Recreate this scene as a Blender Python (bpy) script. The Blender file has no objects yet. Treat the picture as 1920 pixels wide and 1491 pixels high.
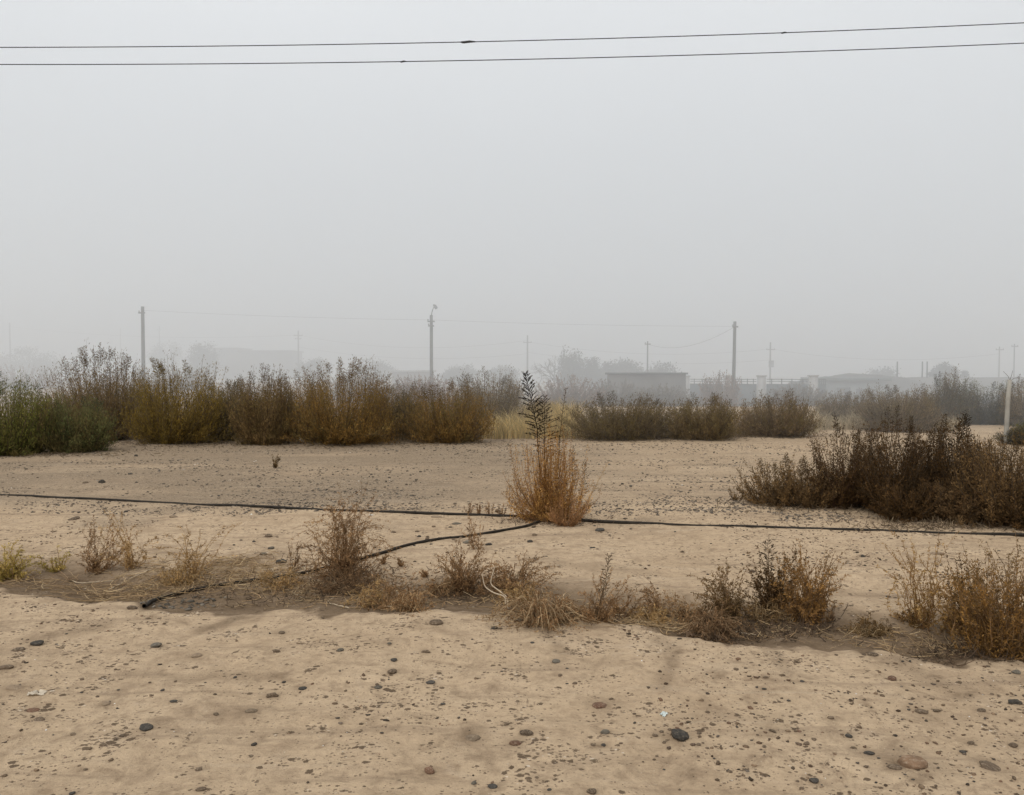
import bpy, bmesh, math, random
import numpy as np
from mathutils import Vector

random.seed(7)
RNG = np.random.default_rng(7)
scene = bpy.context.scene
C = scene.collection
R = math.radians

# ------------------------------------------------------------------ camera
F = 1478.0                      # focal length in photo pixels (1920 wide)
CAM_H = 1.75
HORIZON = 695.0
PITCH = math.atan((745.5 - HORIZON) / F)
cam_d = bpy.data.cameras.new("camera")
cam_d.sensor_width = 36.0
cam_d.lens = F / 1920 * 36.0
cam_d.clip_start = 0.05
cam_d.clip_end = 9000
cam = bpy.data.objects.new("camera", cam_d)
cam.location = (0, 0, CAM_H)
cam.rotation_euler = (R(90) - PITCH, 0, 0)
C.objects.link(cam)
scene.camera = cam

def ray(px, py):
    a = (px - 960) / F
    b = -(py - 745.5) / F
    cp, sp = math.cos(PITCH), math.sin(PITCH)
    return np.array([a, cp + b * sp, -sp + b * cp])

def at(px, py, Y):
    d = ray(px, py)
    k = Y / d[1]
    return np.array([d[0] * k, Y, CAM_H + d[2] * k])

# ------------------------------------------------------------------ noise
_tab = np.random.default_rng(3).random((256, 256))
def vnoise(x, y):
    x = np.asarray(x, float); y = np.asarray(y, float)
    xi = np.floor(x).astype(int); yi = np.floor(y).astype(int)
    fx = x - xi; fy = y - yi
    fx = fx * fx * fx * (fx * (fx * 6 - 15) + 10); fy = fy * fy * fy * (fy * (fy * 6 - 15) + 10)
    a = _tab[xi & 255, yi & 255]; b = _tab[(xi + 1) & 255, yi & 255]
    c = _tab[xi & 255, (yi + 1) & 255]; d = _tab[(xi + 1) & 255, (yi + 1) & 255]
    return (a * (1 - fx) + b * fx) * (1 - fy) + (c * (1 - fx) + d * fx) * fy - 0.5
def fbm(x, y, f, o=4, g=0.5):
    s = 0; a = 1.0; x = np.asarray(x, float); y = np.asarray(y, float)
    for i in range(o):
        s = s + a * vnoise(x * f + 17.3 * i, y * f + 9.1 * i); f *= 2.03; a *= g
    return s
def sstep(a, b, x):
    t = np.clip((x - a) / (b - a), 0, 1)
    return t * t * (3 - 2 * t)

# ------------------------------------------------------------------ terrain
_lip_px = [(-500, 1085), (-200, 1098), (0, 1108), (270, 1146), (450, 1152), (650, 1152), (1000, 1160), (1200, 1180), (1400, 1208),
           (1650, 1222), (1920, 1246), (2300, 1290)]
_lx, _ly = [], []
for px, py in _lip_px:
    d = ray(px, py); k = -CAM_H / d[2]
    _lx.append(d[0] * k); _ly.append(d[1] * k)
def lip(x, y=0):
    return np.interp(x, _lx, _ly) + 0.17 * fbm(x, np.zeros_like(x) + 3.3, 1.4, 5, .6)

def ditch_s(x, y):
    return y - lip(np.asarray(x, float))
def terrain(x, y, micro=True):
    x = np.asarray(x, float); y = np.asarray(y, float)
    s = ditch_s(x, y) + 0.16 * fbm(x, y, 3.1, 4, .6)
    prof = np.interp(s, [-1.2, -0.25, 0.0, 0.14, 0.38, 0.75, 1.3, 2.0], [0.0, 0.012, 0.010, -0.03, -0.066, -0.058, -0.015, 0.0])
    prof = prof * (0.8 + 0.9 * fbm(x, y, 0.8, 2))
    z = prof
    near = 1 - sstep(24, 34, y)
    z = z + near * (0.05 * fbm(x, y, 0.35, 3) + 0.013 * fbm(x, y, 1.7, 4))
    if micro:
        z = z + near * 0.011 * fbm(x, y, 6.0, 4) * (1 - 0.6 * sstep(7, 14, y))
        # faint wheel tracks in the middle field
        for yy, ww in ((13.3, .16), (14.9, .18), (11.6, .12)):
            c = yy + 0.25 * fbm(x, y * 0 + yy, 0.15, 2) - 0.03 * x
            z = z - near * 0.02 * np.exp(-((y - c) / ww) ** 2)
    drop = sstep(36, 62, y) * sstep(-26, 10, x) * (1 - sstep(400, 900, y))
    z = z - 1.25 * drop
    z = z + sstep(40, 90, y) * 0.25 * fbm(x, y, 0.02, 2)
    return z
def tz(x, y):
    return float(terrain(np.array([x]), np.array([y]))[0])
def G(px, py):
    """point of the terrain seen at a photo pixel"""
    d = ray(px, py); z = 0.0
    for _ in range(9):
        k = (z - CAM_H) / d[2]
        x, y = d[0] * k, d[1] * k
        z = 0.5 * z + 0.5 * tz(x, y)
    return np.array([x, y, tz(x, y)])

# ------------------------------------------------------------------ object helpers
def tag(o, label=None, cat=None, group=None, kind=None):
    if label: o["label"] = label
    if cat: o["category"] = cat
    if group: o["group"] = group
    if kind: o["kind"] = kind
    return o
def empty(name, loc, label, cat, group=None):
    o = bpy.data.objects.new(name, None)
    o.empty_display_size = 0.1
    o.location = tuple(float(v) for v in loc)
    C.objects.link(o)
    return tag(o, label, cat, group)
def mesh_np(name, V, faces, mat, parent=None, tint=None, smooth=False, extra=None):
    """faces: list of int arrays (n,3) or (n,4)"""
    me = bpy.data.meshes.new(name)
    V = np.asarray(V, np.float32)
    me.vertices.add(len(V)); me.vertices.foreach_set("co", V.ravel())
    faces = [np.asarray(f, np.int32) for f in faces if len(f)]
    nl = sum(f.size for f in faces); nf = sum(len(f) for f in faces)
    me.loops.add(nl); me.polygons.add(nf)
    me.loops.foreach_set("vertex_index", np.concatenate([f.ravel() for f in faces]))
    tot = np.concatenate([np.full(len(f), f.shape[1], np.int32) for f in faces])
    st = np.concatenate([[0], np.cumsum(tot)[:-1]]).astype(np.int32)
    me.polygons.foreach_set("loop_start", st)
    if smooth: me.polygons.foreach_set("use_smooth", np.ones(nf, bool))
    if tint is not None:
        a = me.color_attributes.new("tint", 'FLOAT_COLOR', 'POINT')
        t = np.ones((len(V), 4), np.float32); t[:, :3] = tint
        a.data.foreach_set("color", t.ravel())
    if extra:
        for k, v in extra.items():
            a = me.attributes.new(k, 'FLOAT', 'POINT'); a.data.foreach_set("value", np.asarray(v, np.float32))
    me.update(calc_edges=True); me.validate()
    me.materials.append(mat)
    o = bpy.data.objects.new(name, me)
    C.objects.link(o)
    if parent: o.parent = parent
    return o

class Geo:
    """collects tubes, leaves and boxes with colours into ONE mesh"""
    def __init__(s): s.V = []; s.q = []; s.t = []; s.c = []; s.n = 0
    def add(s, V, q=None, t=None, col=(1, 1, 1)):
        V = np.asarray(V, float).reshape(-1, 3)
        if q is not None: s.q.append(np.asarray(q) + s.n)
        if t is not None: s.t.append(np.asarray(t) + s.n)
        s.V.append(V); c = np.asarray(col, float)
        s.c.append(np.broadcast_to(c, (len(V), 3)) if c.ndim == 1 else c); s.n += len(V)
    def tubes(s, P, rad, col, sides=3):
        """P (S,K,3), rad (S,K) -> tapered tubes"""
        P = np.asarray(P, float); S, K, _ = P.shape
        rad = np.broadcast_to(rad, (S, K))
        T = np.gradient(P, axis=1); T /= np.linalg.norm(T, axis=2, keepdims=True) + 1e-9
        ref = np.zeros_like(T); ref[..., 0] = 0.9; ref[..., 1] = 0.35; ref[..., 2] = 0.1
        bad = np.abs((T * ref).sum(2)) > 0.88
        ref[bad] = (0, 0.2, 1)
        A = np.cross(T, ref); A /= np.linalg.norm(A, axis=2, keepdims=True) + 1e-9
        B = np.cross(T, A)
        ang = np.arange(sides) * 2 * math.pi / sides
        V = P[:, :, None] + rad[:, :, None, None] * (np.cos(ang)[:, None] * A[:, :, None] + np.sin(ang)[:, None] * B[:, :, None])
        idx = np.arange(S * K * sides).reshape(S, K, sides)
        j = np.roll(idx, -1, axis=2)
        q = np.stack([idx[:, :-1], j[:, :-1], j[:, 1:], idx[:, 1:]], -1).reshape(-1, 4)
        col = np.asarray(col, float)
        if col.ndim == 2: col = np.repeat(col, K * sides, axis=0)
        s.add(V, q=q, col=col)
    def leaves(s, P, D, L, W, col, rng, curl=0.25):
        """diamond leaves: P base, D unit direction, L length, W width"""
        n = len(P)
        r = rng.normal(size=(n, 3)); side = np.cross(D, r); side /= np.linalg.norm(side, axis=1, keepdims=True) + 1e-9
        nor = np.cross(side, D)
        L = np.broadcast_to(L, n)[:, None]; W = np.broadcast_to(W, n)[:, None]
        mid = P + D * L * 0.45 + nor * L * curl * 0.35
        tip = P + D * L - nor * L * curl * 0.4
        V = np.stack([P, mid + side * W * .5, tip, mid - side * W * .5], 1)
        q = np.arange(n * 4).reshape(n, 4)
        col = np.asarray(col, float)
        if col.ndim == 2: col = np.repeat(col, 4, axis=0)
        s.add(V, q=q, col=col)
    def box(s, x0, x1, y0, y1, z0, z1, col=(1, 1, 1)):
        V = [(x, y, z) for z in (z0, z1) for y in (y0, y1) for x in (x0, x1)]
        q = [(0, 2, 3, 1), (4, 5, 7, 6), (0, 1, 5, 4), (2, 6, 7, 3), (0, 4, 6, 2), (1, 3, 7, 5)]
        s.add(V, q=q, col=col)
    def build(s, name, mat, parent=None, smooth=False):
        f = []
        if s.q: f.append(np.concatenate(s.q))
        if s.t: f.append(np.concatenate(s.t))
        return mesh_np(name, np.concatenate(s.V), f, mat, parent, np.concatenate(s.c), smooth)

# ------------------------------------------------------------------ materials
def mat_new(name):
    m = bpy.data.materials.new(name); m.use_nodes = True
    nt = m.node_tree; nt.nodes.clear()
    return m, nt, nt.nodes, nt.links
def N(nt, t, **kw):
    n = nt.nodes.new(t)
    for k, v in kw.items(): setattr(n, k, v)
    return n
def mix_rgb(nt, fac, a, b, mode='MIX'):
    n = N(nt, 'ShaderNodeMix', data_type='RGBA', blend_type=mode)
    for i, v in ((0, fac), (6, a), (7, b)):
        if isinstance(v, bpy.types.NodeSocket): nt.links.new(v, n.inputs[i])
        elif i == 0: n.inputs[0].default_value = v
        else: n.inputs[i].default_value = (*v, 1)
    return n.outputs[2]
def ramp(nt, sock, stops):
    n = N(nt, 'ShaderNodeValToRGB'); cr = n.color_ramp
    while len(cr.elements) < len(stops): cr.elements.new(0.5)
    for e, (p, c) in zip(cr.elements, stops):
        e.position = p; e.color = (c, c, c, 1) if not isinstance(c, tuple) else (*c, 1)
    nt.links.new(sock, n.inputs[0])
    return n.outputs[0]
def noise(nt, vec, scale, detail=4, rough=0.55, dist=0.0):
    n = N(nt, 'ShaderNodeTexNoise'); n.inputs['Scale'].default_value = scale
    n.inputs['Detail'].default_value = detail; n.inputs['Roughness'].default_value = rough
    n.inputs['Distortion'].default_value = dist
    nt.links.new(vec, n.inputs['Vector']); return n.outputs['Fac']
def math_n(nt, op, a, b=None):
    n = N(nt, 'ShaderNodeMath', operation=op)
    for i, v in ((0, a), (1, b)):
        if v is None: continue
        if isinstance(v, bpy.types.NodeSocket): nt.links.new(v, n.inputs[i])
        else: n.inputs[i].default_value = v
    return n.outputs[0]

def tint_mat(name, rough=0.85, translucent=0.0, nscale=None, namp=0.3, bump=0.0, spec=0.2):
    m, nt, nd, lk = mat_new(name)
    out = N(nt, 'ShaderNodeOutputMaterial')
    p = N(nt, 'ShaderNodeBsdfPrincipled'); p.inputs['Roughness'].default_value = rough
    p.inputs['Specular IOR Level'].default_value = spec
    a = N(nt, 'ShaderNodeAttribute', attribute_name='tint')
    col = a.outputs['Color']
    if nscale:
        tc = N(nt, 'ShaderNodeTexCoord')
        f = noise(nt, tc.outputs['Object'], nscale, 5, 0.6)
        g = ramp(nt, f, [(0.3, 1 - namp), (0.7, 1 + namp)])
        col = mix_rgb(nt, 1.0, col, g, 'MULTIPLY')
        if bump:
            b = N(nt, 'ShaderNodeBump'); b.inputs['Strength'].default_value = 0.6; b.inputs['Distance'].default_value = bump
            lk.new(f, b.inputs['Height']); lk.new(b.outputs[0], p.inputs['Normal'])
    lk.new(col, p.inputs['Base Color'])
    if translucent:
        t = N(nt, 'ShaderNodeBsdfTranslucent'); lk.new(col, t.inputs[0])
        mx = N(nt, 'ShaderNodeMixShader'); mx.inputs[0].default_value = translucent
        lk.new(p.outputs[0], mx.inputs[1]); lk.new(t.outputs[0], mx.inputs[2]); lk.new(mx.outputs[0], out.inputs[0])
    else: lk.new(p.outputs[0], out.inputs[0])
    return m
def stone_mat(name, col, var=0.35, rough=0.85, dust=0.7):
    m, nt, nd, lk = mat_new(name)
    out = N(nt, 'ShaderNodeOutputMaterial')
    p = N(nt, 'ShaderNodeBsdfPrincipled'); p.inputs['Roughness'].default_value = rough; p.inputs['Specular IOR Level'].default_value = .12
    tc = N(nt, 'ShaderNodeTexCoord'); oi = N(nt, 'ShaderNodeObjectInfo')
    va = N(nt, 'ShaderNodeVectorMath', operation='ADD'); lk.new(tc.outputs['Object'], va.inputs[0]); lk.new(oi.outputs['Location'], va.inputs[1])
    f = noise(nt, va.outputs[0], 2.6, 6, 0.65)
    c = mix_rgb(nt, ramp(nt, f, [(.3, 0.0), (.7, 1.0)]), tuple(v * (1 - var) for v in col), tuple(min(1, v * (1 + var)) for v in col))
    r = math_n(nt, 'MULTIPLY_ADD', oi.outputs['Random'], 0.5); r.node.inputs[2].default_value = 0.75
    cv = N(nt, 'ShaderNodeVectorMath', operation='SCALE'); lk.new(c, cv.inputs[0]); lk.new(r, cv.inputs['Scale'])
    # pale dust caught in the pores of the stone
    g2 = noise(nt, va.outputs[0], 6.5, 4, 0.7)
    c2 = mix_rgb(nt, ramp(nt, g2, [(.5, 0.0), (.68, dust)]), cv.outputs[0], (0.40, 0.31, 0.215))
    lk.new(c2, p.inputs['Base Color'])
    b = N(nt, 'ShaderNodeBump'); b.inputs['Strength'].default_value = 0.5; b.inputs['Distance'].default_value = 0.12
    lk.new(noise(nt, va.outputs[0], 5.0, 6, 0.7), b.inputs['Height']); lk.new(b.outputs[0], p.inputs['Normal'])
    lk.new(p.outputs[0], out.inputs[0])
    return m

M_leaf = tint_mat('dry_foliage', 0.9, 0.30, spec=0.1)
M_stem = tint_mat('dry_stem', 0.85, 0, spec=0.15)
M_straw = tint_mat('straw', 0.8, 0.15, spec=0.2)
M_gravel = tint_mat('gravel_stone', 0.9, 0, 90, 0.3)
M_conc = tint_mat('weathered_concrete', 0.9, 0, 3.0, 0.22, 0.01)
M_wall = tint_mat('weathered_masonry', 0.9, 0, 1.2, 0.18, 0.01)
M_rubber = tint_mat('dusty_black_plastic', 0.7, 0, 14, 0.5, 0.002, 0.12)
M_wire = tint_mat('cable', 0.6, 0, 8, 0.2)
M_paper = tint_mat('crumpled_film', 0.6, 0.2, 30, 0.15)
M_dark = stone_mat('charcoal_stone', (0.066, 0.059, 0.050), dust=.28)
M_grey = stone_mat('grey_stone', (0.13, 0.113, 0.088), dust=.4)
M_brown = stone_mat('brown_stone', (0.125, 0.088, 0.058))
M_rust = stone_mat('rusty_stone', (0.15, 0.082, 0.052))
M_tan = stone_mat('tan_stone', (0.24, 0.175, 0.115), 0.25)
M_clay = stone_mat('clay_stone', (0.215, 0.135, 0.082), 0.3)
M_pale = stone_mat('pale_stone', (0.62, 0.58, 0.52), 0.15)

def soil_mat():
    m, nt, nd, lk = mat_new('sandy_soil')
    out = N(nt, 'ShaderNodeOutputMaterial')
    p = N(nt, 'ShaderNodeBsdfPrincipled'); p.inputs['Roughness'].default_value = 0.95; p.inputs['Specular IOR Level'].default_value = 0.12
    tc = N(nt, 'ShaderNodeTexCoord'); v = tc.outputs['Object']
    damp = N(nt, 'ShaderNodeAttribute', attribute_name='damp').outputs['Fac']  # damp soil of the ditch, plus shade painted around the stones
    grav = N(nt, 'ShaderNodeAttribute', attribute_name='grit').outputs['Fac']
    n1 = noise(nt, v, 0.9, 6, 0.6, 0.3)
    n2 = noise(nt, v, 5.5, 7, 0.68, 0.4)
    n3 = noise(nt, v, 38.0, 5, 0.7)
    n4 = noise(nt, v, 170.0, 3, 0.7)
    crust = (0.495, 0.368, 0.240); loose = (0.43, 0.314, 0.201)
    damp_shade_col = (0.122, 0.080, 0.046); gritc = (0.165, 0.127, 0.088)
    c = mix_rgb(nt, ramp(nt, n1, [(.36, 0.0), (.64, 1.0)]), loose, crust)
    n5 = noise(nt, v, 2.3, 8, 0.72, 0.6)
    c = mix_rgb(nt, ramp(nt, n5, [(.33, 0.6), (.47, 0.0)]), c, (0.255, 0.178, 0.112))
    c = mix_rgb(nt, ramp(nt, n2, [(.30, 0.85), (.47, 0.0)]), c, (0.245, 0.172, 0.108))
    c = mix_rgb(nt, ramp(nt, n2, [(.56, 0.0), (.74, 0.55)]), c, (0.50, 0.385, 0.27))
    n6 = noise(nt, v, 13.0, 9, 0.78, 0.5)
    c = mix_rgb(nt, 1.0, c, ramp(nt, n6, [(.30, (.66, .63, .60)), (.46, (.98, .98, .98)), (.70, (1.16, 1.16, 1.15))]), 'MULTIPLY')
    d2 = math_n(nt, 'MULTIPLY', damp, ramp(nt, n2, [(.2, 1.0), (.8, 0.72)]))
    c = mix_rgb(nt, d2, c, damp_shade_col)
    g2 = math_n(nt, 'MULTIPLY', grav, ramp(nt, n3, [(.35, 1.0), (.65, 0.35)]))
    c = mix_rgb(nt, g2, c, gritc)
    c = mix_rgb(nt, ramp(nt, n3, [(.27, 0.55), (.40, 0.0)]), c, (0.17, 0.125, 0.085))
    c = mix_rgb(nt, ramp(nt, n4, [(.25, 0.4), (.45, 0.0)]), c, (0.20, 0.15, 0.10))
    # old wheel tracks and wind streaks pressed along the field
    mpt = N(nt, 'ShaderNodeMapping'); mpt.inputs['Scale'].default_value = (.22, 2.6, 1); mpt.inputs['Rotation'].default_value = (0, 0, .10); lk.new(v, mpt.inputs[0])
    n7 = noise(nt, mpt.outputs[0], 1.7, 7, 0.66, 0.8)
    c = mix_rgb(nt, ramp(nt, n7, [(.34, .55), (.46, 0.0)]), c, (0.25, 0.18, 0.118))
    c = mix_rgb(nt, ramp(nt, n7, [(.58, 0.0), (.70, .35)]), c, (0.50, 0.395, 0.28))
    # hairline drying cracks of the crust
    wv = N(nt, 'ShaderNodeVectorMath', operation='ADD'); lk.new(v, wv.inputs[0])
    wn = N(nt, 'ShaderNodeTexNoise'); wn.inputs['Scale'].default_value = 6; wn.inputs['Detail'].default_value = 4; lk.new(v, wn.inputs['Vector'])
    ws = N(nt, 'ShaderNodeVectorMath', operation='SCALE'); ws.inputs['Scale'].default_value = 0.22; lk.new(wn.outputs['Color'], ws.inputs[0]); lk.new(ws.outputs[0], wv.inputs[1])
    vo = N(nt, 'ShaderNodeTexVoronoi', feature='DISTANCE_TO_EDGE'); vo.inputs['Scale'].default_value = 5.0; lk.new(wv.outputs[0], vo.inputs['Vector'])
    crack = math_n(nt, 'MULTIPLY', ramp(nt, vo.outputs['Distance'], [(0.0, 1.0), (0.018, 0.0)]), ramp(nt, n1, [(.52, 0.0), (.66, 0.38)]))
    c = mix_rgb(nt, crack, c, (0.17, 0.12, 0.08))
    # half buried grains and crumbs, with shadowed pits painted as dark specks
    for sc, thr, cc, st_ in ((26.0, .80, (0.085, 0.056, 0.034), .85), (58.0, .76, (0.115, 0.080, 0.050), .75), (41.0, 1.02, (0.62, 0.52, 0.40), .8)):
        mp = N(nt, 'ShaderNodeMapping'); mp.inputs['Scale'].default_value = (1, 1.25, 1); mp.inputs['Location'].default_value = (sc, thr, 0); lk.new(v, mp.inputs[0])
        vc = N(nt, 'ShaderNodeTexVoronoi'); vc.inputs['Scale'].default_value = sc; vc.inputs['Randomness'].default_value = 1.0; lk.new(mp.outputs[0], vc.inputs['Vector'])
        se = N(nt, 'ShaderNodeSeparateColor'); lk.new(vc.outputs['Color'], se.inputs[0])
        size = math_n(nt, 'MULTIPLY', math_n(nt, 'MAXIMUM', math_n(nt, 'SUBTRACT', math_n(nt, 'ADD', se.outputs[0], math_n(nt, 'ADD', math_n(nt, 'MULTIPLY', math_n(nt, 'SUBTRACT', n2, .5), 1.0), math_n(nt, 'MULTIPLY', math_n(nt, 'SUBTRACT', n5, .5), 1.7))), thr), 0.0), 1.9)
        dd = math_n(nt, 'ADD', vc.outputs['Distance'], math_n(nt, 'MULTIPLY', math_n(nt, 'SUBTRACT', math_n(nt, 'ADD', n4, n3), 1.0), .75))
        msk = math_n(nt, 'MULTIPLY', math_n(nt, 'LESS_THAN', dd, size), st_)
        c = mix_rgb(nt, msk, c, cc)
    lk.new(c, p.inputs['Base Color'])
    h = math_n(nt, 'ADD', math_n(nt, 'MULTIPLY', n2, 1.1), math_n(nt, 'ADD', math_n(nt, 'MULTIPLY', n3, 0.30), math_n(nt, 'MULTIPLY', n4, 0.10)))
    h = math_n(nt, 'ADD', math_n(nt, 'SUBTRACT', h, math_n(nt, 'MULTIPLY', crack, 0.15)), math_n(nt, 'ADD', math_n(nt, 'MULTIPLY', n7, .5), math_n(nt, 'MULTIPLY', n6, .55)))
    b = N(nt, 'ShaderNodeBump'); b.inputs['Strength'].default_value = 0.9; b.inputs['Distance'].default_value = 0.035
    lk.new(h, b.inputs['Height']); lk.new(b.outputs[0], p.inputs['Normal'])
    lk.new(p.outputs[0], out.inputs[0])
    return m
M_soil = soil_mat()

# ------------------------------------------------------------------ the stones one can tell apart
NAMED = [  # px, py, width px, material, height ratio, sink, label
 (1273, 1379, 38, 'dark', .58, .18, "largest smooth charcoal cobble on the foreground sand"),
 (1709, 1430, 62, 'clay', .55, .28, "big reddish tan lumpy rock half sunk at lower right"),
 (1676, 1438, 30, 'brown', .45, .4, "flat brown slab touching the big reddish tan rock"),
 (273, 1364, 30, 'dark', .42, .2, "long dark smooth pebble alone at lower left"),
 (817, 1168, 32, 'brown', .5, .25, "large brown rounded stone just in front of the ditch"),
 (927, 1178, 15, 'dark', .65, .2, "round dark pebble right of the brown stone before the ditch"),
 (986, 1374, 29, 'brown', .42, .25, "oblong brown stone, upper of the two in the lower middle"),
 (966, 1394, 26, 'rust', .45, .25, "rusty oblong stone, lower of the two in the lower middle"),
 (1123, 1322, 30, 'rust', .35, .4, "flat reddish stone sunk in the sand right of centre"),
 (805, 1446, 21, 'rust', .75, .15, "round dark rusty stone near the bottom edge, middle"),
 (292, 1211, 23, 'grey', .5, .2, "tilted grey oval pebble on the left foreground"),
 (69, 1208, 24, 'dark', .5, .2, "dark grey stone near the left edge by a smaller brown one"),
 (34, 1218, 22, 'brown', .4, .3, "smaller brown stone next to the dark grey one at left edge"),
 (27, 1288, 36, 'tan', .3, .45, "broad tan stone mostly buried at the left edge"),
 (61, 1331, 26, 'rust', .35, .4, "reddish flat stone at the left edge below the white scrap"),
 (73, 1349, 22, 'brown', .45, .4, "brown buried stone under the reddish flat one at left"),
 (10, 1251, 28, 'brown', .45, .35, "dark brown lump cut by the left edge"),
 (470, 1333, 25, 'tan', .45, .35, "light tan flat stone on the left middle sand"),
 (1134, 1373, 18, 'grey', .62, .2, "greenish grey round pebble left of the largest charcoal cobble"),
 (884, 1382, 34, 'tan', .3, .5, "tan stone almost fully buried left of the rusty oblong pair"),
 (923, 1475, 21, 'dark', .38, .2, "flat dark pebble at the bottom edge, middle"),
 (1109, 1485, 19, 'brown', .6, .25, "brown stone cut by the bottom edge right of centre"),
 (1637, 1227, 23, 'brown', .38, .3, "dark elongated stone on the ditch lip at right"),
 (1904, 1317, 22, 'dark', .6, .2, "blue grey stone near the right edge"),
 (1905, 1261, 16, 'grey', .5, .25, "grey pebble at the right edge above the blue grey stone"),
 (1727, 1334, 26, 'brown', .4, .3, "smooth brown oval stone on the right foreground"),
 (1854, 1435, 40, 'brown', .28, .45, "broad brown crusted stone at lower right edge"),
 (1526, 1465, 18, 'dark', .6, .2, "dark knobbly stone near the bottom edge at right"),
 (1630, 1412, 24, 'dark', .35, .3, "dark narrow stone upper left of the big reddish tan rock"),
 (735, 1260, 19, 'brown', .6, .2, "angular dark brown stone in the middle foreground"),
 (807, 1280, 19, 'dark', .42, .2, "flat dark pebble lower right of the angular dark brown stone"),
 (1043, 1240, 18, 'grey', .55, .3, "pale grey rounded stone in the middle foreground"),
 (247, 1140, 21, 'brown', .55, .25, "brown rounded stone at the open end of the hose branch"),
 (528, 1053, 19, 'dark', .6, .25, "dark boulder like stone behind the straw heap"),
 (503, 1005, 19, 'brown', .5, .35, "brown humped stone behind the straw heap, farther of two"),
 (493, 1039, 17, 'grey', .5, .25, "bluish grey stone behind the straw heap"),
 (508, 1028, 14, 'grey', .55, .25, "small grey stone just above the bluish grey one"),
 (876, 1017, 17, 'grey', .5, .25, "grey stone lying against the hose branch"),
 (856, 982, 19, 'grey', .32, .3, "flat grey stone between the hose and its branch"),
 (817, 969, 25, 'tan', .3, .4, "long tan slab touching the long hose from below"),
 (1125, 994, 21, 'dark', .38, .2, "flat dark stone below the long hose right of the orange weed"),
 (994, 1016, 10, 'dark', .75, .15, "cube like dark pebble below the orange weed"),
 (138, 973, 23, 'brown', .35, .3, "dark slab on the sand below the hose at left"),
 (325, 969, 17, 'tan', .55, .35, "tan humped stone below the hose at left"),
 (1758, 1038, 24, 'tan', .35, .3, "long tan stone between the hose and the tall airy ochre weed"),
 (192, 904, 12, 'dark', .8, .2, "upright dark clod above the hose at far left"),
 (160, 905, 14, 'brown', .4, .3, "low brown clod left of the upright dark clod"),
 (255, 855, 8, 'dark', .8, .2, "dark clod near the olive ochre bush"),
 (244, 889, 9, 'dark', .5, .2, "small dark clod right of the upright dark clod"),
 (709, 1079, 8, 'pale', .9, .1, "white round pebble beside the large rust brown weed"),
 (696, 966, 10, 'pale', .4, .3, "pale chip under the hose behind the large rust brown weed"),
 (932, 959, 9, 'brown', 1.0, .1, "dark seed like clod standing among the sprouts by the hose"),
 (1410, 1072, 12, 'brown', .75, .2, "dark brown round stone between the trio weeds"),
 (1407, 1060, 13, 'tan', .5, .3, "tan stone just behind the trio weeds"),
]
MORE = [(368,1230,22,'tan'),(528,1186,16,'brown'),(638,1219,16,'grey'),(567,1291,18,'dark'),(512,1304,22,'brown'),(325,1315,16,'dark'),(405,1339,13,'brown'),(199,1320,20,'tan'),
 (193,1397,15,'brown'),(137,1377,14,'tan'),(228,1380,13,'brown'),(476,1396,13,'dark'),(372,1443,14,'brown'),(376,1480,22,'brown'),(135,1488,13,'dark'),(160,1443,10,'brown'),(532,1279,9,'dark'),(518,1221,16,'brown'),
 (730,1207,12,'grey'),(800,1222,18,'brown'),(738,1238,14,'dark'),(709,1289,18,'grey'),(998,1205,10,'dark'),(830,1320,12,'dark'),(950,1358,11,'brown'),(888,1469,13,'grey'),(1030,1481,11,'dark'),(1006,1458,10,'brown'),(1132,1397,12,'dark'),(1112,1397,11,'brown'),
 (1672,1273,20,'rust'),(1840,1332,17,'brown'),(1591,1380,17,'dark'),(1599,1402,11,'brown'),(1450,1371,15,'brown'),(1497,1371,14,'rust'),(1512,1395,13,'brown'),(1435,1270,12,'brown'),(1433,1292,11,'dark'),(1557,1346,16,'brown'),(1820,1393,16,'brown'),(1900,1398,18,'brown'),(1805,1410,13,'dark'),
 (738,998,12,'brown'),(916,1021,15,'dark'),(1002,1003,13,'brown'),(1113,1027,7,'dark'),(1027,1063,10,'grey'),(1279,1035,9,'brown'),(1618,1043,10,'dark'),(1666,1119,12,'dark'),(1680,1121,8,'brown'),(1327,1077,7,'dark'),(744,846,8,'dark'),(1503,1478,10,'brown'),
 (1311,1375,11,'brown'),(1240,1372,11,'brown'),(1228,1379,14,'brown'),(1271,1365,9,'rust'),(1310,1396,11,'brown'),(1409,1388,7,'dark'),(1712,1462,9,'dark'),(1495,1465,8,'brown'),(1620,1312,8,'brown'),(1504,1278,10,'dark'),(1479,1314,10,'dark'),(1860,1302,9,'brown'),(1712,1310,10,'brown'),(1755,1333,13,'brown'),(1540,1475,9,'tan')]
# ------------------------------------------------------------------ ground sheet
def axis(fine0, fine1, step, far, grow=1.10):
    a = list(np.arange(fine0, fine1, step)); s = step
    while a[-1] < far: s *= grow; a.append(a[-1] + s)
    return a
xs_pos = axis(0, 5.5, 0.03, 4500, 1.085)
xs = np.array(sorted([-v for v in xs_pos[1:]] + xs_pos))
ys = axis(2.2, 7.5, 0.026, 16, 1.012)
st = ys[-1] - ys[-2]
while ys[-1] < 5000: st *= 1.07; ys.append(ys[-1] + st)
ys = np.array([-200, -80, -30, -12, -5, -2, 0, 1, 1.6, 2.0] + ys)
XX, YY = np.meshgrid(xs, ys)
ZZ = terrain(XX, YY)
nx, ny = len(xs), len(ys)
idx = np.arange(nx * ny).reshape(ny, nx)
quads = np.stack([idx[:-1, :-1], idx[:-1, 1:], idx[1:, 1:], idx[1:, :-1]], -1).reshape(-1, 4)
S = ditch_s(XX, YY) + 0.16 * fbm(XX, YY, 3.1, 4, .6) + 0.10 * fbm(XX, YY, 9, 3)
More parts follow.
